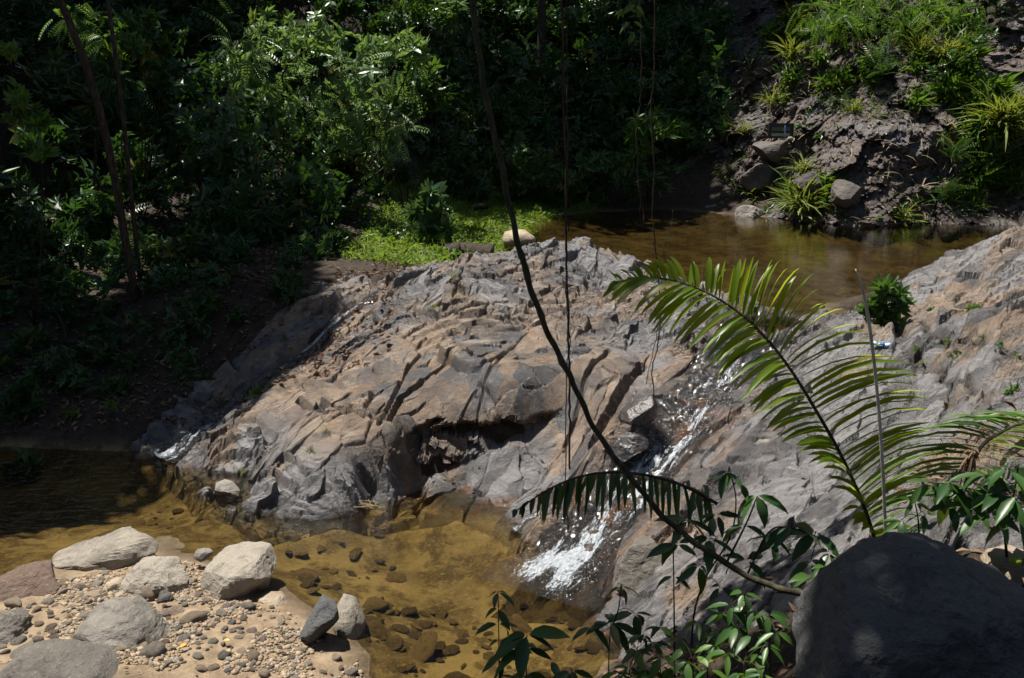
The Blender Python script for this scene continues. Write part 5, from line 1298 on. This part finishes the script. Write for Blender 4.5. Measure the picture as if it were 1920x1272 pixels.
near_plant('tangled leafy shrub growing through the base of the leaning trunk', [[(1300, 1330, 4.2), (1298, 1180, 4.2), (1320, 1090, 4.2), (1368, 1010, 4.2), (1380, 940, 4.2), (1368, 880, 4.2)], [(1265, 1330, 4.3), (1264, 1150, 4.3), (1262, 1000, 4.3)], [(1400, 1080, 4.05), (1440, 1000, 4.1), (1480, 990, 4.1), (1540, 1010, 4.1)], [(1360, 1060, 4.1), (1400, 980, 4.1), (1420, 930, 4.1)]],
           [(1365, 885, 4.2, 6, .65), (1385, 905, 4.2, 3, .6), (1345, 965, 4.2, 5, .8), (1418, 928, 4.1, 5, 1.2), (1395, 985, 4.1, 4, .8), (1290, 975, 4.25, 5, .9), (1270, 1020, 4.3, 4, .9), (1330, 1010, 4.2, 5, .9), (1310, 1060, 4.2, 4, .8), (1485, 985, 4.1, 5, 1.1), (1530, 1000, 4.1, 5, 1.15), (1450, 1010, 4.1, 4, .9), (1555, 1035, 4.05, 4, .9), (1400, 1050, 4.1, 4, .85), (1263, 1080, 4.3, 4, .7), (1520, 1055, 4.05, 5, .7), (1350, 1100, 4.2, 3, .7)], .135, LD + LM, 704, 'leafy_shrub', .006, cat='shrub')
near_plant('fresh green seedlings in the dappled light at the bottom, left of the huge boulder', [[(1240, 1420, 4.0), (1238, 1230, 4.0)], [(1330, 1420, 4.0), (1325, 1200, 4.0)], [(1200, 1420, 4.1), (1195, 1215, 4.1)]],
           [(1195, 1218, 4.1, 6, .7), (1225, 1205, 4.1, 5, .6), (1240, 1232, 4.0, 6, .8), (1262, 1250, 4.0, 5, .8), (1215, 1255, 4.0, 6, .7), (1285, 1215, 4.0, 5, .6), (1325, 1200, 4.0, 6, .7), (1310, 1165, 4.1, 5, .7), (1345, 1180, 4.05, 6, .7), (1180, 1250, 4.0, 5, .6), (1295, 1262, 3.9, 5, .8)], .11, LB, 705, cat='seedling')
near_plant('thicket of mid-green leaves against the left flank of the huge boulder', [[(1400, 1420, 3.7), (1400, 1180, 3.8), (1395, 1110, 3.8)], [(1450, 1420, 3.6), (1440, 1150, 3.7)]],
           [(1395, 1112, 3.8, 5, .8), (1370, 1135, 3.8, 5, .8), (1415, 1145, 3.75, 5, .8), (1440, 1150, 3.7, 5, .8), (1380, 1175, 3.75, 5, .8), (1410, 1190, 3.7, 5, .8), (1350, 1150, 3.85, 5, .7), (1455, 1185, 3.6, 4, .7), (1425, 1225, 3.6, 4, .7)], .11, LM, 706, 'leafy_shrub', cat='shrub')
near_plant('broad dark leafy shrub at the right edge above the huge boulder', [[(1890, 1080, 3.9), (1880, 980, 3.95), (1850, 930, 4.0), (1790, 910, 4.0), (1740, 905, 4.0)], [(1885, 1000, 3.95), (1900, 930, 3.9), (1910, 870, 3.9)]],
           [(1745, 905, 4.0, 4, .9), (1780, 905, 4.0, 6, 1.0), (1820, 915, 4.0, 6, 1.0), (1850, 890, 3.95, 6, 1.0), (1890, 880, 3.9, 6, 1.0), (1870, 925, 3.9, 6, 1.1), (1825, 945, 3.95, 6, 1.0), (1905, 930, 3.85, 6, 1.1), (1780, 945, 4.0, 4, .9), (1855, 960, 3.9, 5, 1.0), (1910, 970, 3.85, 5, 1.0)], .14, LD + LM, 707, 'leafy_shrub', .007, cat='shrub')
near_plant('small dark sprigs around the foot of the dry stalk', [[(1725, 1060, 4.0), (1722, 980, 4.0), (1715, 940, 4.0)], [(1680, 1060, 4.05), (1672, 1000, 4.05)]], [(1715, 942, 4.0, 5, .7), (1735, 965, 4.0, 4, .7), (1690, 975, 4.0, 5, .7), (1672, 1002, 4.05, 4, .7), (1705, 995, 4.0, 4, .8)], .11, LM, 708)
near_plant('low clump of narrow leaves between the trunk base and the huge boulder', [[(1545, 1130, 3.9), (1548, 1060, 3.95)], [(1600, 1120, 3.9), (1590, 1075, 3.95)]], [(1548, 1062, 3.95, 6, .8), (1575, 1070, 3.95, 5, .8), (1520, 1080, 3.95, 5, .7), (1595, 1080, 3.9, 4, .8)], .11, LM, 709)
near_plant('scrap of dark leaves in the very bottom centre', [[(1080, 1420, 3.9), (1075, 1290, 3.9), (1072, 1255, 3.9)]], [(1072, 1258, 3.9, 5, .9), (1045, 1275, 3.9, 4, .9), (1110, 1278, 3.9, 4, .8)], .11, LD, 710)

near_plant('spreading green undergrowth filling the bottom between seedlings and boulder', [[(1300, 1420, 3.7), (1300, 1240, 3.75)], [(1400, 1420, 3.5), (1395, 1240, 3.55)], [(1180, 1420, 3.9), (1178, 1265, 3.9)]],
           [(1160, 1262, 3.9, 5, .8), (1200, 1268, 3.85, 5, .8), (1250, 1275, 3.75, 6, .8), (1290, 1240, 3.75, 6, .8), (1330, 1255, 3.7, 6, .8), (1365, 1225, 3.65, 6, .8), (1390, 1262, 3.55, 6, .8), (1340, 1210, 3.8, 5, .7), (1275, 1195, 3.95, 5, .7), (1430, 1265, 3.4, 5, .7), (1235, 1175, 4.1, 5, .7), (1205, 1190, 4.1, 5, .7), (1440, 1210, 3.55, 5, .7)], .10, LM + LB, 711, 'leafy_shrub', cat='undergrowth')
near_plant('leafy twig hanging into view at the top, right of centre', [[(1190, -80, 6.0), (1192, 20, 6.0), (1188, 60, 6.0)]], [(1190, 8, 6.0, 4, .8), (1185, 40, 6.0, 4, .7), (1188, 58, 6.0, 2, .7), (1170, 15, 6.0, 3, .7)], .10, LB, 712, 'leafy_twig', .003)
# ------------------------------------------------------------------ small things
def log(spec, r, label, seed):
    rg = np.random.default_rng(seed); l = pxline(spec, 40); l[:, 2] = np.maximum(l[:, 2], gz(l[:, 0], l[:, 1]) + r * .5)
    V, Q, T = tube(l, r, 14); V = V + (fbm3(V * 6, 4, seed) - .5)[:, None] * r * .9 * rg.choice([1, 1])
    o = obj('fallen_log', mesh('fallen_log', V - l[0], [Q, T], M['bark'], True), None, l[0]); tag(o, label, 'log')
log([(835, 478, 16.4), (870, 470, 16.3), (895, 466, 16.2)], .11, 'short dark log end at the grass edge behind the dome', 1)
log([(845, 500, 15.6), (880, 492, 15.6), (925, 487, 15.5)], .18, 'thick rotten log lying along the upper rim of the dome', 2)
log([(888, 390, 22), (900, 388, 22), (915, 386, 22)], .07, 'small stick of wood lying in the grass', 3)
for i, (spec, lab) in enumerate([([(120, 640, 12.6), (200, 668, 12.3), (290, 690, 12.0)], 'dead branch lying across the shaded left bank below the two trunks'), ([(420, 560, 13.6), (480, 590, 13.2), (560, 600, 12.9)], 'thin dead branch on the bank just above the trickle'), ([(60, 560, 13.5), (110, 600, 13.0), (130, 660, 12.5)], 'dead stick leaning in the ground cover at the far left')]):
    rg = np.random.default_rng(90 + i); l = pxline(spec, 30); l[:, 2] = gz(l[:, 0], l[:, 1]) + .05 + .12 * np.abs(np.sin(np.linspace(0, 3.1, 30)))
    t = thing('fallen_branch', l[0], lab, 'branch'); a = Acc(); a.tube(l, [.035, .025, .012], 7); obj('limb', a.mesh('limb', M['bark'], True, l[0]), t)
    for k_ in (8, 15, 22):
        e = l[k_] + rg.normal(size=3) * np.array([.3, .2, .1]) + np.array([0, 0, .2]); a = Acc(); a.tube(spline([l[k_], (l[k_] + e) / 2 + .03, e], 8), [.012, .004], 5); obj('twig', a.mesh('twig', M['bark'], True, l[0]), t)
# niche with its little framed panel
np_ = cliff_at(1464, 246) + np.array([0, -.55, 0]); np_ = PD(1464, 246, np_[1])
mp = np_[1] / FPX
t = thing('framed_panel', np_ + np.array([0, 0, -13 * mp]), 'small dark framed picture panel standing in the niche of the cliff', 'panel')
def boxm(name, w, d, h, c, mat):
    V = np.array([[x, y, z] for x in (-w / 2, w / 2) for y in (-d / 2, d / 2) for z in (-h / 2, h / 2)]) + np.asarray(c); return mesh(name, V, np.array([[0, 1, 3, 2], [4, 6, 7, 5], [0, 4, 5, 1], [2, 3, 7, 6], [0, 2, 6, 4], [1, 5, 7, 3]]), mat)
mk = mat_plain('panel_black', (.012, .014, .022), .25); mg = mat_plain('panel_green', (.07, .12, .05), .3); mb = mat_plain('panel_blue', (.35, .50, .75), .3); ml = mat_plain('panel_pale', (.30, .34, .26), .3)
W_, H_2 = 42 * mp, 25 * mp
obj('backing', boxm('backing', W_, .05, H_2, (0, 0, H_2 / 2), mk), t)
fr = obj('frame', boxm('frame', W_ + .05, .07, .03, (0, -.005, H_2 + .012), mk), t)
for x in (-1, 1): obj('frame_post', boxm('frame_post', .03, .07, H_2, (x * (W_ / 2 + .012), -.005, H_2 / 2), mk), t)
obj('picture_strip', boxm('picture_strip', W_ * .78, .01, H_2 * .26, (-.01, -.032, H_2 * .66), mg), t)
obj('picture_strip', boxm('picture_strip', W_ * .80, .01, H_2 * .2, (-.01, -.032, H_2 * .26), ml), t)
V, Q, T = tube([(W_ * .15, -.042, H_2 * .12), (W_ * .17, -.042, H_2 * .4), (W_ * .14, -.042, H_2 * .6), (W_ * .16, -.042, H_2 * .92)], [.03, .018, .03, .018], 8); obj('picture_figure', mesh('picture_figure', V * np.array([1, .3, 1]) + np.array([0, -.028, 0]), [Q, T], mb, True), t)
boulder('white_stone', [(1476, 262), (1478, 257), (1484, 256), (1488, 260), (1485, 264)], float(np_[1]) - .25, .12, M['pale'], 'little white stone on the shelf below the framed panel', 60, 3, 3, .02, 'stone')
# crushed blue bottle
p = rock_pt(1650, 650, 1.66); t = thing('plastic_bottle', p + np.array([0, 0, .03]), 'crushed blue plastic bottle lying in the joint of the right slope', 'bottle')
mbl = mat_plain('blue_plastic', (.08, .20, .48), .2, .7); mcl = mat_plain('clear_plastic', (.42, .55, .72), .15, .8)
ax = np.array([.93, -.25, -.10])
def ring(r, s0, s1, mat, name):
    l = np.array([ax * s for s in np.linspace(s0, s1, len(r))]); V, Q, T = tube(l, r, 14); V[:, 2] = V[:, 2] * .7 + .006 * np.sin(V[:, 0] * 90); obj(name, mesh(name, V, [Q, T], mat, True), t)
ring([.012, .016, .03, .033, .031], -.11, -.03, mcl, 'shoulder'); ring([.032, .033, .03, .033], -.03, .04, mbl, 'label_band'); ring([.031, .034, .033, .026], .04, .10, mcl, 'body'); ring([.015, .015], -.135, -.11, mbl, 'cap')
# green fruits on the litter
for u, v, z0, lab in [(1405, 1240, 1.0, 'green fruit on the dead leaves left of the huge boulder'), (1905, 1052, 2.0, 'green fruit resting on the olive-tan rock')]:
    p = PD(u, v, 3.9 if u < 1500 else 3.75); V, F = ico(3); V = V * np.array([.028, .028, .025]); V[:, 2] -= .006 * np.exp(-((V[:, 0] ** 2 + V[:, 1] ** 2) / .00006)) * (V[:, 2] > 0)
    tag(obj('green_fruit', mesh('green_fruit', V, F, mat_plain('fruit_skin', (.22, .30, .03), .4), True), None, p), lab, 'fruit')
# dry twigs caught at the waterline below the lobe of the dome
a = Acc(); rg = np.random.default_rng(80); c0 = P(695, 948, .05)
for i in range(26):
    d = rg.normal(size=3) * np.array([.10, .06, .03]); q = c0 + rg.normal(size=3) * np.array([.05, .03, .012]); a.tube([q - d * .5, q + rg.normal(size=3) * .01, q + d * .5], .004, 4, rg.random())
tag(obj('twig_bundle', a.mesh('twig_bundle', M['straw'], False, c0), None, c0), 'tangle of pale dry twigs caught at the waterline below the dome', 'twigs')
